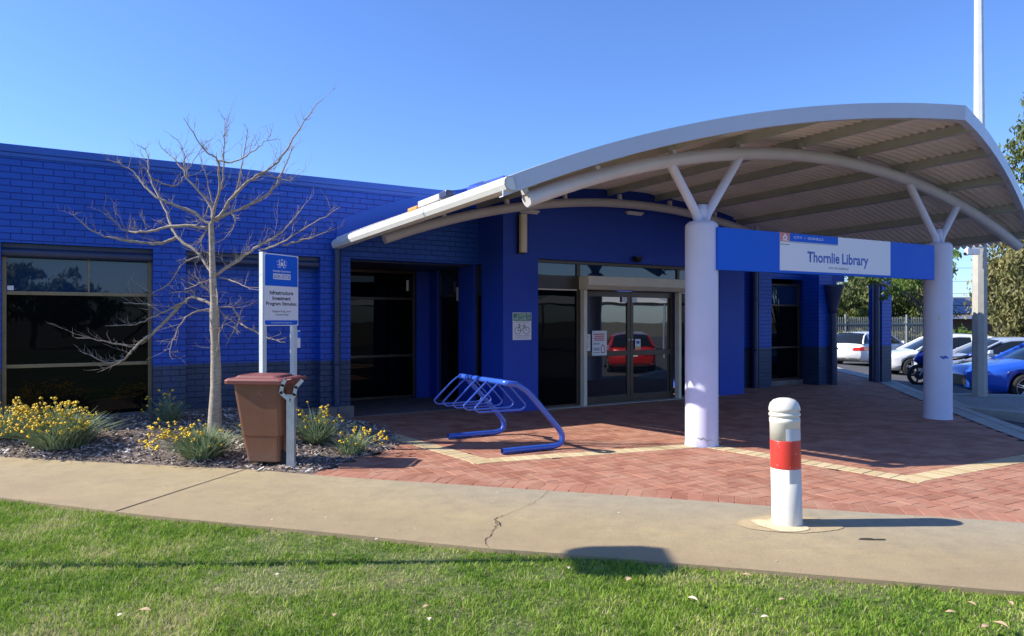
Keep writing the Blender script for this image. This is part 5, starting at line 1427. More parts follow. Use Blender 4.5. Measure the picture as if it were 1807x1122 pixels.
# ================================================================ CARS
def arr_interp(xs, ys, x): return float(np.interp(x, xs, ys))
def car(name, loc, head, paint, label, L=4.4, H=1.46, Wd=1.78, top=None, hood=None, wb=(0.85, 3.45), rear_glass=True, group=None, wheel_r=.325, grille=True):
    """local +x is the nose; origin under the front bumper, x runs back as negative. top: greenhouse profile (x from nose, z)."""
    a = math.atan2(head[1], head[0])
    t = thing(name, loc, label, 'car', group, rz=a)
    # lower body loft
    hx, hz = zip(*hood)        # deck height along the body at belt
    st = sorted(set([0, .04, .12, .25, .5, .8, 1.1, 1.5, 2, 2.6, 3.2, L - .9, L - .5, L - .25, L - .1, L - .02, L] + list(hx)))
    rings = []
    for x in st:
        e = min(1, x / .45); f = min(1, (L - x) / .35)
        w_ = Wd / 2 * (0.70 + .30 * math.sin(e * math.pi / 2)) * (0.82 + .18 * math.sin(f * math.pi / 2))
        zt_ = arr_interp(hx, hz, x)
        zb = .20 + .12 * (1 - min(1, x / .3)) + .14 * (1 - min(1, (L - x) / .4))
        rings.append([(-x, 0, zb), (-x, w_ * .82, zb), (-x, w_ * .97, zb + .08), (-x, w_, zb + .22), (-x, w_ * .985, min(zt_ - .16, .62)), (-x, w_ * 1.0, zt_ - .10), (-x, w_ * .93, zt_ - .025), (-x, w_ * .6, zt_ + .015), (-x, 0, zt_ + .03)])
    full = []
    for r_ in rings: full.append(r_ + [(p[0], -p[1], p[2]) for p in reversed(r_[1:-1])])
    n = len(full[0]); mb = MB()
    mb.add([p for r_ in full for p in r_], [(i * n + j, i * n + (j + 1) % n, (i + 1) * n + (j + 1) % n, (i + 1) * n + j) for i in range(len(full) - 1) for j in range(n)] + [tuple(reversed(range(n))), tuple(range((len(full) - 1) * n, len(full) * n))], smooth=True)
    body = mb.build('body', paint, t, world=False)
    cut = []
    for x in wb:
        for sg_ in (-1, 1):
            mb = MB(); mb.tube([(-x, sg_ * (Wd / 2 - .26), wheel_r), (-x, sg_ * (Wd / 2 + .2), wheel_r)], wheel_r + .065, 36, smooth=False)
            c = mb.build('cut', 'plastic', None); cut.append(c)
            c.parent = t; md = body.modifiers.new('b', 'BOOLEAN'); md.operation = 'DIFFERENCE'; md.object = c; md.solver = 'EXACT'
    bpy.context.view_layer.update()
    dg = bpy.context.evaluated_depsgraph_get()
    me = bpy.data.meshes.new_from_object(body.evaluated_get(dg)); body.modifiers.clear(); body.data = me
    if not me.materials: me.materials.append(M[paint])
    for c in cut: bpy.data.objects.remove(c)
    # greenhouse
    tx, tz = zip(*top)
    xs = sorted(set(list(tx) + [tx[0] + .2, tx[-1] - .2])); wb_ = Wd / 2 * .90
    belt = lambda x: arr_interp(hx, hz, x)
    gh = []; rf = []
    xs = list(np.linspace(tx[0], tx[-1], 26))
    def wr(z): return wb_ - (z - .9) * .33
    for x in xs:
        z = arr_interp(tx, tz, x); zb = belt(x) - .04; z = max(z, zb + .01)
        gh.append([(-x, wb_, zb), (-x, wr(z - .05), max(zb + .005, z - .05)), (-x, wr(z) - .10, z), (-x, 0, z + .02), (-x, -wr(z) + .10, z), (-x, -wr(z - .05), max(zb + .005, z - .05)), (-x, -wb_, zb)])
    n = 7; mb = MB()
    mb.add([p for r_ in gh for p in r_], [(i * n + j, i * n + j + 1, (i + 1) * n + j + 1, (i + 1) * n + j) for i in range(len(gh) - 1) for j in range(n - 1)], smooth=True)
    mb.build('windows', 'carglass', t, world=False)
    # roof skin
    zmax = max(tz); ra = min(x for x, z in top if z > zmax - .10); rb = max(x for x, z in top if z > zmax - .10)
    mb = MB(); rows = []
    for x in np.linspace(ra, rb, 14):
        z = arr_interp(tx, tz, x); rows.append([(-x, wr(z - .05) + .012, z - .085), (-x, wr(z - .05) + .008, z - .045), (-x, wr(z) - .10, z + .012), (-x, 0, z + .034), (-x, -wr(z) + .10, z + .012), (-x, -wr(z - .05) - .008, z - .045), (-x, -wr(z - .05) - .012, z - .085)])
    mb.add([p for r_ in rows for p in r_], [(i * n + j, i * n + j + 1, (i + 1) * n + j + 1, (i + 1) * n + j) for i in range(13) for j in range(n - 1)], smooth=True)
    mb.build('roof', paint, t, world=False)
    for sg_ in (-1, 1):
        # A pillar, C pillar along the profile; B pillar vertical
        pa = [(x, z) for x, z in top if x <= ra + .01]; pc = [(x, z) for x, z in top if x >= rb - .01]
        for pr_ in (pa, pc):
            if len(pr_) > 1: mb = MB(); mb.tube([(-x, sg_ * (wr(z) + .004 if z > belt(x) + .05 else wb_), z - .02) for x, z in pr_], .036, 8); mb.build('pillar', paint, t, world=False)
        xb = (ra + rb) / 2 + .1
        for xq, rq in ((xb, .04), (rb - .05, .05)):
            mb = MB(); mb.tube([(-xq, sg_ * (wb_ - .01), belt(xq) - .02), (-xq, sg_ * (wr(zmax - .06) + .004), zmax - .07)], rq, 6); mb.build('pillar', paint, t, world=False)
    # wheels
    for x in wb:
        for sg_ in (-1, 1):
            yy = sg_ * (Wd / 2 - .10); mb = MB(); o_ = sg_ * .10
            prof = [(wheel_r - .10, -.10), (wheel_r - .03, -.105), (wheel_r, -.07), (wheel_r, .07), (wheel_r - .03, .105), (wheel_r - .10, .10)]
            k = 36; vs = []
            for r_, q in prof:
                for i in range(k): vs.append((-x + r_ * math.cos(2 * math.pi * i / k), yy + q, wheel_r + r_ * math.sin(2 * math.pi * i / k)))
            mb.add(vs, [(i * k + j, i * k + (j + 1) % k, (i + 1) * k + (j + 1) % k, (i + 1) * k + j) for i in range(5) for j in range(k)] + [tuple((5 * k + j) if sg_ < 0 else j for j in range(k))][:0], smooth=True)
            # dark disc inside
            mb.tube([(-x, yy - .06, wheel_r), (-x, yy + .06, wheel_r)], wheel_r - .10, 30)
            w1 = mb.build('wheel', 'tyre', t, world=False)
            mb = MB(); yo = yy + sg_ * .085
            R1 = wheel_r - .085
            for i in range(30):
                a0, a1 = 2 * math.pi * i / 30, 2 * math.pi * (i + 1) / 30
                for (ra_, rb_) in ((R1 - .028, R1),):
                    mb.add([(-x + r2 * math.cos(aa), yo + dy, wheel_r + r2 * math.sin(aa)) for dy in (0, sg_ * .015) for (r2, aa) in ((ra_, a0), (rb_, a0), (rb_, a1), (ra_, a1))], [(0, 1, 2, 3), (4, 5, 6, 7), (0, 4, 5, 1), (2, 6, 7, 3), (1, 5, 6, 2), (0, 3, 7, 4)])
            for i in range(5):
                for da in (-.13, .13):
                    aa = 2 * math.pi * i / 5 + .3; c0 = Vector((math.cos(aa + da * 2.2), 0, math.sin(aa + da * 2.2))) * .05; c1 = Vector((math.cos(aa + da), 0, math.sin(aa + da))) * (R1 - .01)
                    ctr = Vector((-x, yo + sg_ * .008, wheel_r)); mb.tube([ctr + c0, ctr + c1], [.02, .013], 6)
            mb.tube([(-x, yo, wheel_r), (-x, yo + sg_ * .02, wheel_r)], .055, 16)
            mb.build('rim', 'rim', w1, world=False)
    # lights, mirrors, handles, lines
    for sg_ in (-1, 1):
        zf = arr_interp(hx, hz, .3)
        mb = MB(); mb.hexa([(-.07, sg_ * Wd * .31, zf - .17), (-.66, sg_ * (Wd / 2 + .004), zf - .11), (-.66, sg_ * (Wd / 2 - .05), zf - .11), (-.18, sg_ * Wd * .29, zf - .17), (-.12, sg_ * Wd * .32, zf - .06), (-.70, sg_ * (Wd / 2 - .006), zf - .055), (-.70, sg_ * (Wd / 2 - .06), zf - .05), (-.22, sg_ * Wd * .30, zf - .06)]); mb.build('headlight', 'lens', t, world=False)
        zr = arr_interp(hx, hz, L - .1)
        mb = MB(); mb.prism([(-L - .03, sg_ * Wd * .22), (-L - .03, sg_ * Wd * .40), (-L + .08, sg_ * Wd * .47), (-L + .36, sg_ * Wd * .507), (-L + .36, sg_ * Wd * .44), (-L + .06, sg_ * Wd * .22)], zr - .27, zr - .11, lambda u, v, h: (u, v, h)); mb.build('tail_light', 'tail', t, world=False, bevel=.01)
        xm = tx[0] + .42
        mb = MB(); mb.hexa([(-xm + .10, sg_ * (Wd / 2 - .04), .95), (-xm + .07, sg_ * (Wd / 2 + .17), .965), (-xm - .07, sg_ * (Wd / 2 + .17), .96), (-xm - .05, sg_ * (Wd / 2 - .04), .95), (-xm + .06, sg_ * (Wd / 2 - .04), 1.06), (-xm + .04, sg_ * (Wd / 2 + .15), 1.09), (-xm - .07, sg_ * (Wd / 2 + .16), 1.09), (-xm - .05, sg_ * (Wd / 2 - .04), 1.06)]); mb.build('mirror', paint, t, world=False, bevel=.02)
        for xq in (xm + .95, xm + 1.85):
            if xq < L - .6:
                mb = MB(); mb.box(-xq - .09, -xq + .09, sg_ * (Wd / 2 + .012) - .012, sg_ * (Wd / 2 + .012) + .012, .79, .815); mb.build('door_handle', paint, t, world=False, bevel=.005)
        for xq in (wb[0] + .50, wb[0] + 1.45, min(wb[1] - .25, wb[0] + 2.35)):
            mb = MB(); mb.box(-xq - .004, -xq + .004, sg_ * (Wd / 2 * .985) - .006, sg_ * (Wd / 2 * .985) + .010, .42, belt(xq) - .10); mb.build('door_gap', 'black', t, world=False)
        mb = MB(); mb.box(-wb[1] + .42, -wb[0] - .42, sg_ * (Wd / 2 - .05) - .03, sg_ * (Wd / 2 - .05) + .03, .17, .25); mb.build('sill', 'plastic', t, world=False)
    if grille:
        mb = MB(); mb.hexa([(.012, -Wd * .24, .36), (.012, Wd * .24, .36), (-.10, Wd * .24, .36), (-.10, -Wd * .24, .36), (.006, -Wd * .20, .60), (.006, Wd * .20, .60), (-.10, Wd * .2, .60), (-.10, -Wd * .2, .60)]); mb.build('grille', 'black', t, world=False)
    mb = MB(); mb.box(-L - .012, -L + .02, -.20, .20, .62, .73); mb.build('number_plate', 'white', t, world=False)
    mb = MB(); mb.box(-L + .0, -L + .12, -Wd * .34, Wd * .34, .28, .40); mb.build('rear_bumper', 'plastic', t, world=False, bevel=.02)
    return t
def gz(x, y): return cp_h(x, y)
HATCH_H = [(0, .66), (.12, .76), (.5, .84), (1.05, .93), (1.5, .96), (3.4, 1.0), (4.1, 1.0), (4.25, .95), (4.3, .85)]
HATCH_T = [(.98, .90), (1.35, 1.12), (1.75, 1.34), (2.05, 1.43), (2.5, 1.475), (3.1, 1.46), (3.6, 1.40), (3.85, 1.32), (4.10, 1.12), (4.20, 1.0)]
WAG_T = [(1.10, .92), (1.5, 1.15), (1.95, 1.38), (2.2, 1.44), (2.8, 1.48), (3.6, 1.47), (4.15, 1.42), (4.35, 1.34), (4.62, 1.08), (4.68, 1.0)]
WAG_H = [(0, .66), (.12, .78), (.5, .86), (1.15, .94), (1.6, .97), (3.4, 1.0), (4.5, 1.02), (4.72, .97), (4.78, .85)]
SED_T = [(1.15, .92), (1.6, 1.15), (2.05, 1.36), (2.35, 1.43), (2.8, 1.45), (3.3, 1.42), (3.7, 1.33), (4.1, 1.14), (4.3, 1.03)]
SED_H = [(0, .64), (.12, .74), (.5, .84), (1.2, .92), (1.7, .95), (3.4, .99), (4.3, 1.03), (4.72, 1.02), (4.8, .9)]
HD = Vector((-.992, .126))
def place_car(nm, wheel, head, paint, label, wbx, side, **kw):
    """wheel = ground position of the near-side front wheel"""
    h = Vector(head).normalized(); lft = Vector((-h.y, h.x)); Wd = kw.get('Wd', 1.78)
    nose = Vector(wheel) + h * wbx - lft * side * (Wd / 2 - .1)
    z = gz(*(nose - h * 1.5)); return car(nm, (nose.x, nose.y, z), h, paint, label, **kw)
place_car('parked_car', (11.75, 16.4), HD, 'car_blue', 'bright blue hatchback cut by the right edge of the photo', 1.08, 1, L=4.42, Wd=1.8, top=[(x + .12, z) for x, z in HATCH_T], hood=[(x + .12 if x > .4 else x, z + .02) for x, z in HATCH_H], wb=(1.08, 3.62), group='cars parked in the bays', wheel_r=.34)
place_car('parked_car', (14.3, 22.6), HD, 'car_silver', 'silver-blue sedan with sloping windscreen parked behind the bright blue hatchback', .95, 1, L=4.8, Wd=1.82, top=SED_T, hood=SED_H, wb=(.95, 3.7), group='cars parked in the bays')
place_car('parked_car', (14.05, 25.2), HD, 'car_white', 'white hatchback with black grille parked behind the free-standing brick pier', .88, 1, L=4.3, Wd=1.78, top=HATCH_T, hood=HATCH_H, wb=(.88, 3.45), group='cars parked in the bays')
# white wagon with its tail towards the building
h = Vector((.80, .60)); tail = Vector((14.35, 31.0)); nose = tail + h * 4.78
car('parked_car', (nose.x, nose.y, gz(16, 32)), h, 'car_white', 'white wagon with red tail light showing its sloping rear window', L=4.78, Wd=1.8, top=WAG_T, hood=WAG_H, wb=(.95, 3.75), group='cars parked in the bays')
car('parked_car', (19.2, 29.6, gz(18, 30)), (-.92, .39), 'car_white', 'white wagon roof between the right column and the light pole', L=4.78, Wd=1.8, top=WAG_T, hood=WAG_H, wb=(.95, 3.75), group='cars parked in the bays')
# cars out of frame that the door glass reflects
car('parked_car', (18.3, 9.0, gz(15, 9)), (.93, -.37), 'car_red', 'red hatchback parked beyond the right edge of the photo, mirrored in the glass doors', L=4.3, Wd=1.78, top=HATCH_T, hood=HATCH_H, wb=(.88, 3.45), group='cars parked out of the picture')
car('parked_car', (21.5, 13.8, gz(18, 13)), (.93, -.37), 'car_maroon', 'maroon sedan parked beyond the right edge of the photo, mirrored in the glass doors', L=4.8, Wd=1.82, top=SED_T, hood=SED_H, wb=(.95, 3.7), group='cars parked out of the picture')
sh = thing('shade_structure', (30, 4, -.5), 'white peaked shade roof on steel posts over the far parking bays', 'shade roof')
for k in range(2):
    mb = MB(); x, y = 27 + k * 3, -4 + k * 9
    c = [(x - 4, y - 4, 2.6), (x + 4, y - 4, 2.6), (x + 4, y + 4, 2.6), (x - 4, y + 4, 2.6), (x, y, 4.1)]
    mb.add(c + [(a, b_, z - .05) for a, b_, z in c], [(0, 1, 4), (1, 2, 4), (2, 3, 4), (3, 0, 4), (6, 5, 9), (7, 6, 9), (8, 7, 9), (5, 8, 9), (0, 5, 6, 1), (1, 6, 7, 2), (2, 7, 8, 3), (3, 8, 5, 0)])
    mb.build('roof', 'white', sh)
for k in range(2):
    for sx in (-3.8, 3.8):
        for sy in (-3.8, 3.8):
            mb = MB(); mb.tube([(27 + k * 3 + sx, -4 + k * 9 + sy, -.7), (27 + k * 3 + sx, -4 + k * 9 + sy, 2.6)], .06, 10); mb.build('post', 'galv', sh)

# ================================================================ MOTORCYCLE
hm = Vector((-.93, .37)); MX = Vector((11.45, 20.8)); gm = gz(12.6, 21.5)
mc = thing('motorcycle', (MX.x, MX.y, gm), 'blue sports motorcycle parked between the brick pier and the right column', 'motorcycle', rz=math.atan2(hm.y, hm.x))
def wheel_m(x):
    mb = MB(); k = 32; vs = []
    prof = [(.21, -.05), (.285, -.06), (.315, 0), (.285, .06), (.21, .05)]
    for r_, q in prof:
        for i in range(k): vs.append((x + r_ * math.cos(2 * math.pi * i / k), q, .31 + r_ * math.sin(2 * math.pi * i / k)))
    mb.add(vs, [(i * k + j, i * k + (j + 1) % k, (i + 1) * k + (j + 1) % k, (i + 1) * k + j) for i in range(4) for j in range(k)], smooth=True)
    w1 = mb.build('wheel', 'tyre', mc, world=False)
    mb = MB()
    for i in range(5):
        a = 2 * math.pi * i / 5; mb.tube([(x, 0, .31), (x + .22 * math.cos(a), 0, .31 + .22 * math.sin(a))], .028, 6)
    mb.tube([(x, -.05, .31), (x, .05, .31)], .13, 20); mb.build('rim', 'plastic', w1, world=False)
wheel_m(-.32); wheel_m(-1.72)
for sg_ in (-1, 1): mb = MB(); mb.tube([(-.32, sg_ * .09, .31), (-.62, sg_ * .09, .95)], .026, 8); mb.build('fork_leg', 'galv', mc, world=False)
def loft(mb, secs):
    n = 12; vs = []
    for (x, z0, z1, w_) in secs:
        for i in range(n):
            a = 2 * math.pi * i / n; vs.append((x, w_ * math.cos(a), (z0 + z1) / 2 + (z1 - z0) / 2 * math.sin(a)))
    mb.add(vs, [(i * n + j, i * n + (j + 1) % n, (i + 1) * n + (j + 1) % n, (i + 1) * n + j) for i in range(len(secs) - 1) for j in range(n)] + [tuple(reversed(range(n))), tuple(range((len(secs) - 1) * n, len(secs) * n))], smooth=True)
mb = MB(); loft(mb, [(-.18, .72, .80, .05), (-.30, .62, .98, .19), (-.50, .52, 1.08, .24), (-.70, .38, 1.0, .25), (-.95, .30, .85, .22), (-1.15, .32, .62, .12)]); mb.build('fairing', 'moto_blue', mc, world=False)
mb = MB(); loft(mb, [(-.62, .85, .98, .10), (-.80, .84, 1.04, .16), (-1.0, .82, 1.0, .15), (-1.15, .80, .90, .10)]); mb.build('tank', 'moto_blue', mc, world=False)
mb = MB(); loft(mb, [(-1.1, .74, .86, .12), (-1.35, .78, .88, .14), (-1.6, .85, .95, .12)]); mb.build('seat', 'black', mc, world=False)
mb = MB(); loft(mb, [(-1.45, .78, .90, .10), (-1.7, .88, 1.05, .13), (-2.0, 1.0, 1.08, .05)]); mb.build('tail_cowl', 'moto_blue', mc, world=False)
mb = MB(); loft(mb, [(-.75, .25, .55, .16), (-1.1, .22, .6, .17), (-1.3, .3, .5, .1)]); mb.build('engine', 'plastic', mc, world=False)
mb = MB(); mb.hexa([(-.30, -.12, .98), (-.30, .12, .98), (-.45, .16, 1.05), (-.45, -.16, 1.05), (-.42, -.08, 1.16), (-.42, .08, 1.16), (-.55, .12, 1.22), (-.55, -.12, 1.22)]); mb.build('windscreen', 'carglass', mc, world=False)
mb = MB(); mb.tube([(-.66, -.34, 1.0), (-.60, 0, 1.03), (-.66, .34, 1.0)], .016, 8); mb.build('handlebar', 'black', mc, world=False)
for sg_ in (-1, 1):
    mb = MB(); mb.tube([(-.42, sg_ * .15, 1.08), (-.50, sg_ * .32, 1.20)], .010, 6); loft(mb, [(-.46, 1.18, 1.24, .01)] * 1 + [(-.50, 1.17, 1.25, .01)]) if False else None
    mb.box(-.54, -.48, sg_ * .32 - .06, sg_ * .32 + .06, 1.17, 1.25); mb.build('mirror', 'black', mc, world=False)
mb = MB(); mb.tube([(-1.72, .1, .31), (-1.2, .1, .45)], .03, 8); mb.build('swingarm', 'galv', mc, world=False)
mb = MB(); mb.tube([(-1.0, -.14, .25), (-1.7, -.17, .50)], .05, 10); mb.build('exhaust', 'galv', mc, world=False)

# ================================================================ FENCE, BINS, HOUSE, WIRES
fn = thing('palisade_fence', (21, 42, -.6), 'pale steel palisade fence with pointed pales behind the white wagon', 'fence')
FF = frame(17.2, 41.0, 66)
for z in (-.1, 1.35): mb = MB(); mb.box(0, 12, -.03, .03, z, z + .06, FF); mb.build('rail', 'galv', fn)
for s in (0, 2.6, 5.2, 7.8, 10.4): mb = MB(); mb.box(s - .05, s + .05, -.05, .05, -.9, 1.95, FF); mb.build('post', 'fence', fn)
mb = MB(); s = .15
while s < 12:
    if min(abs(s - q) for q in (0, 2.6, 5.2, 7.8, 10.4)) > .09:
        mb.prism([(s - .033, -.55), (s + .033, -.55), (s + .033, 1.68), (s, 1.80), (s - .033, 1.68)], .031, .045, lambda u, v, h: FF(u, h, v))
    s += .155
mb.build('pales', 'fence', fn)
for i, (x, y, lb) in enumerate(((18.0, 39.5, 'left yellow-lidded bin at the foot of the palisade fence'), (19.0, 39.8, 'right yellow-lidded bin at the foot of the palisade fence'))):
    yb = thing('recycling_bin', (x, y, -.75), lb, 'bin', 'yellow-lidded bins')
    mb = MB(); mb.hexa([(x - .22, y - .25, -.7), (x + .22, y - .25, -.7), (x + .22, y + .25, -.7), (x - .22, y + .25, -.7), (x - .29, y - .33, .30), (x + .29, y - .33, .30), (x + .29, y + .33, .30), (x - .29, y + .33, .30)]); mb.build('body', 'navy', yb, bevel=.02)
    mb = MB(); mb.hexa([(x - .32, y - .37, .301), (x + .32, y - .37, .301), (x + .32, y + .37, .301), (x - .32, y + .37, .301), (x - .25, y - .3, .38), (x + .25, y - .3, .38), (x + .25, y + .3, .38), (x - .25, y + .3, .38)]); mb.build('lid', 'yellow', yb, bevel=.02)
    for sg_ in (-1, 1):
        mb = MB(); mb.tube([(x + sg_ * .2, y + .28, -.6), (x + sg_ * .25, y + .28, -.6)], .1, 14); mb.build('wheel', 'tyre', yb)
hs = thing('suburban_house', (42, 62, -.9), 'low brown house with a tiled roof and solar panels beyond the car park', 'house')
hx0, hx1, hy0, hy1 = 33.5, 48.5, 60, 70
mb = MB(); mb.box(hx0 + .6, hx1 - .6, hy0 + .6, hy1 - .6, -.95, 1.9); mb.build('wall', painted('brown_house_brick', (.10, .06, .045), .9, .25, 4), hs)
mb = MB(); mb.add([(hx0, hy0, 1.85), (hx1, hy0, 1.85), (hx1, hy1, 1.85), (hx0, hy1, 1.85), (hx0 + 4, 65, 3.7), (hx1 - 4, 65, 3.7)], [(0, 1, 5, 4), (1, 2, 5), (2, 3, 4, 5), (3, 0, 4), (3, 2, 1, 0)]); mb.build('roof', painted('grey_roof_tiles', (.16, .15, .15), .8, .25, 6), hs)
mb = MB(); mb.box(hx0 - .02, hx1 + .02, hy0 - .14, hy0 - .01, 1.72, 1.90); mb.build('gutter', 'white', hs)
for x0 in (hx0 + 1.2, hx0 + 7.5, hx0 + 11.0):
    mb = MB(); mb.box(x0, x0 + 2.2, hy0 + .5, hy0 + .598, -.1, 1.3); f = mb.build('window', 'greywhite', hs)
    mb = MB(); mb.box(x0 + .1, x0 + 2.1, hy0 + .48, hy0 + .499, 0, 1.2); mb.build('pane', 'glass', f)
for i in range(4):
    for j in range(2):
        u0, v0 = hx0 + 2.6 + i * 1.15, .12 + j * .40
        def rp(x, v): return (x, hy0 + v * 5, 1.85 + v * 1.85 + .08)
        mb = MB(); p = [rp(u0, v0), rp(u0 + 1.05, v0), rp(u0 + 1.05, v0 + .36), rp(u0, v0 + .36)]
        mb.hexa(p + [(a, b_ - .02, c + .04) for a, b_, c in p]); mb.build('solar_panel', 'solar', hs)
pw = thing('power_pole', (33.6, 80, -.9), 'distant timber power pole with crossarm behind the drooping tree', 'pole')
mb = MB(); mb.tube([(52, 80, -1), (52, 80, 9.5)], [.16, .11], 8); mb.box(51, 53, 79.95, 80.05, 9.0, 9.12); mb.build('post', 'bark_dark', pw)
for i, (z, lb) in enumerate(((9.15, 'highest thin power line crossing the gap beside the right column'), (7.6, 'middle thin power line crossing the gap beside the right column'), (6.2, 'lowest thin power line crossing the gap beside the right column'))):
    mb = MB(); pts = [(52 + 90 * (t - .5), 80 + 6 * t, z - 3 * .5 * (1 - (2 * t - 1) ** 2)) for t in np.linspace(0, 1, 20)]; mb.tube(pts, .018, 4)
    tag(mb.build('power_line', 'black'), lb, 'wire', 'power lines')
# small plant by the house
# ================================================================ LEAFY TREES
def leafy(name, base, trunk_top, blobs, n_cl, n_leaf, lsize, mat, label, seed, tr_r=.2, limbs=6, droop=0.0, clr=.5, group=None):
    rs_ = np.random.RandomState(seed); base = np.array(base, float)
    t = thing(name, base, label, 'tree', group)
    mb = MB(); top = np.array(trunk_top, float) - base
    pts = [Vector((0, 0, -.2)), Vector(top * .5 + np.array([rs_.uniform(-.2, .2), 0, 0])), Vector(top)]
    mb.tube(spl(pts, 4), [tr_r * (1 - .55 * i / 8) for i in range(9)], 10)
    bl = [(np.array(c) - base, np.array(r)) for c, r in blobs]
    for k in range(limbs):
        c, r = bl[rs_.randint(len(bl))]; e = c + r * rs_.uniform(-.6, .6, 3); s0 = top * rs_.uniform(.5, 1)
        m = (s0 + e) / 2 + np.array([0, 0, .1 * np.linalg.norm(e - s0)])
        mb.tube([Vector(s0), Vector(m), Vector(e)], [tr_r * .45, tr_r * .3, tr_r * .1], 6)
    mb.build('trunk', 'bark_dark', t, world=False)
    vol = np.array([r.prod() for _, r in bl]); pb = vol ** .67 / (vol ** .67).sum()
    ci = rs_.choice(len(bl), n_cl, p=pb)
    d = rs_.normal(size=(n_cl, 3)); d /= np.linalg.norm(d, axis=1)[:, None]
    rad = rs_.uniform(.35, 1, n_cl) ** .45
    cen = np.array([bl[i][0] for i in ci]) + d * rad[:, None] * np.array([bl[i][1] for i in ci]) * rs_.uniform(.85, 1.12, (n_cl, 1))
    cs = rs_.uniform(.5, 1.3, n_cl) * clr
    idx = np.repeat(np.arange(n_cl), n_leaf); n = len(idx)
    off = rs_.normal(size=(n, 3)) * .42; off[:, 2] *= .75
    P_ = cen[idx] + off * cs[idx][:, None]
    P_[:, 2] -= droop * rs_.rand(n) ** 2 * cs[idx]
    a = rs_.normal(size=(n, 3)); a /= np.linalg.norm(a, axis=1)[:, None]
    if droop: a[:, 2] -= 1.2; a /= np.linalg.norm(a, axis=1)[:, None]
    b_ = np.cross(a, rs_.normal(size=(n, 3))); b_ /= np.linalg.norm(b_, axis=1)[:, None]
    s = lsize * rs_.uniform(.6, 1.3, n)[:, None]
    V = np.stack([P_ - a * s, P_ + b_ * s * .38, P_ + a * s, P_ - b_ * s * .38], 1).reshape(-1, 3)
    F = np.arange(n * 4).reshape(-1, 4)
    rnd = np.clip(rs_.rand(n_cl)[idx] * .6 + rs_.rand(n) * .4, 0, 1)
    numpy_tris('crown', V, F, rnd, mat, t)
    return t
leafy('drooping_tree', (27.5, 36, -.8), (27.3, 36, 3.5), [((27.4, 36, 3.2), (3.6, 3, 2.6)), ((25.3, 35.5, 3.2), (2.1, 2.2, 1.9)), ((26.2, 35.5, 1.6), (2.2, 2, 1.6)), ((28.8, 35.5, 1.8), (3, 2.4, 1.8)), ((26.2, 36, 4.6), (2.2, 2, 1.6))], 620, 55, .13, 'leaf_olive', 'khaki drooping tree beyond the parked cars at the right edge', 1, .22, 9, .9, .55)
leafy('tall_gum_tree', (34.5, 46, -.8), (34.5, 46, 9), [((35.5, 46, 12), (3.6, 3.2, 2.6)), ((36.3, 46, 8.0), (4.2, 3.5, 2.6)), ((37.5, 46, 15.2), (4.0, 3, 2.5)), ((33.6, 46, 6.6), (1.6, 2, 1.2))], 420, 42, .17, 'leaf_dark', 'tall gum tree whose crown shows beyond the canopy at the right edge', 2, .3, 9, .3, .7)
TS = [((22.3, 50, -.8), (22.3, 50, 2.2), [((22.3, 50, 2.6), (2.3, 2.2, 2.1)), ((23.6, 50, 1.5), (2.2, 2, 1.6))], 'leaf_dark', 'olive bushy tree behind the fence, nearest the end of the brick wall'),
      ((26.5, 53, -.8), (26.5, 53, 2.4), [((26.3, 53, 3.0), (2.6, 2.4, 1.9)), ((27.8, 53, 1.6), (2.6, 2, 1.6))], 'leaf_olive', 'khaki bushy tree behind the palisade fence, left of the brick pier'),
      ((27.6, 50, -.8), (27.6, 50, 2.2), [((27.6, 50, 2.4), (2.5, 2.4, 2.2)), ((26.6, 50, 3.3), (1.7, 2, 1.2))], 'leaf_dark', 'dark green spreading tree between the brick pier and the right column'),
      ((36.5, 74, -.8), (36.5, 74, 2.2), [((36.5, 74, 2.8), (3.6, 2.4, 2.3)), ((39.5, 74, 2.9), (2.6, 2.4, 1.6))], 'leaf_dark', 'distant tree behind the roof of the brown house')]
for i, (b0, tt, bl, mt, lb) in enumerate(TS):
    leafy('bushy_tree', b0, tt, bl, 260, 46, .15, mt, lb, 20 + i, .16, 5, .1, .5, 'trees beyond the car park')
leafy('hedge', (26, 46.5, -.8), (26, 46.5, .2), [((20 + k * 1.3, 46.5, .0), (1.2, 1, .9)) for k in range(7)], 420, 40, .12, 'leaf_olive', 'long clipped hedge behind the parked cars and the palisade fence', 41, .06, 8, .0, .4)
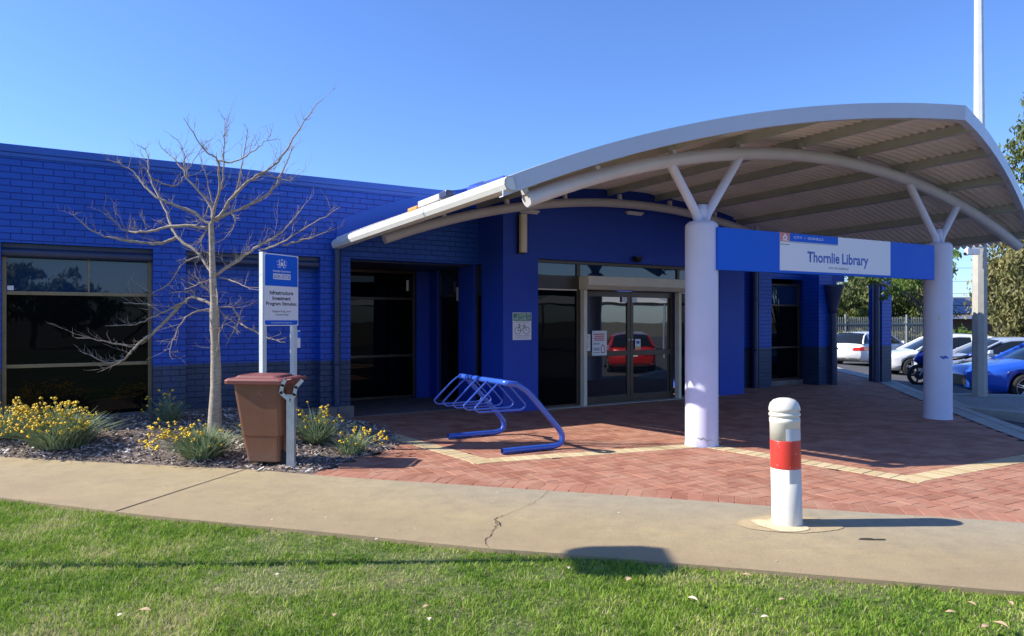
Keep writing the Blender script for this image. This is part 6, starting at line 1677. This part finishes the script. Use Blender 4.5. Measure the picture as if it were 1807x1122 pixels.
leafy('palm_shrub', (34.2, 55, -.8), (34.2, 55, -.2), [((34.2, 55, .1), (1.1, .8, .8))], 60, 36, .16, 'leaf_bright', 'yellow-green shrub in front of the brown house', 43, .06, 3, .0, .4)
# young leafy tree whose branch hangs under the sign beam
leafy('young_tree', (10.42, 17.35, -.2), (10.38, 17.35, 2.5), [((9.3, 17.3, 2.72), (1.2, .6, .22)), ((9.0, 17.3, 2.30), (.30, .3, .26)), ((9.65, 17.2, 2.42), (.42, .4, .26)), ((8.45, 17.1, 2.62), (.4, .3, .16)), ((10.4, 17.4, 2.95), (.8, .7, .4))], 60, 26, .06, 'leaf_bright', 'young bright green tree with branches hanging below the name sign', 51, .05, 9, .1, .17)
# trees and houses behind the camera, seen only in the glass
for i, (x, y, s, lb) in enumerate(((10, -38, 1.0, 'broad tree behind the photographer, first from the road'), (26, -46, 1.2, 'broad tree behind the photographer, second from the road'), (44, -34, 1.0, 'broad tree behind the photographer, nearest the shade roof'), (-12, -44, 1.1, 'broad tree behind the photographer, on the lawn side'))):
    leafy('street_tree', (x, y, -.9), (x, y, 2.4 * s), [((x, y, 3.2 * s), (4.2 * s, 3.5 * s, 2.3 * s)), ((x + 3 * s, y, 2.2 * s), (3 * s, 3 * s, 1.7 * s))], 150, 40, .3, 'leaf_dark', lb, 60 + i, .25, 5, .1, .8)

# ================================================================ STREET SIGN OUTSIDE THE FRAME (its shadow crosses the lawn)
sp = thing('street_sign', (-4.25, 4.72, 0), 'street sign on a tall steel post, its shadow crossing the lawn', 'sign')
mb = MB(); mb.tube([(-4.25, 4.70, -.1), (-4.25, 4.72, 3.5)], .034, 12); mb.build('post', 'galv', sp)
mb = MB(); mb.prism([(4.36, 3.45), (4.42, 3.36), (4.46, 3.32), (4.80, 3.32), (4.86, 3.36), (4.91, 3.45), (4.91, 3.72), (4.85, 3.84), (4.42, 3.84), (4.36, 3.72)], -.012, .0, lambda u, v, h: (-4.20 + h, u, v)); mb.build('panel', 'white', sp, bevel=.003)
bpy.context.view_layer.update()
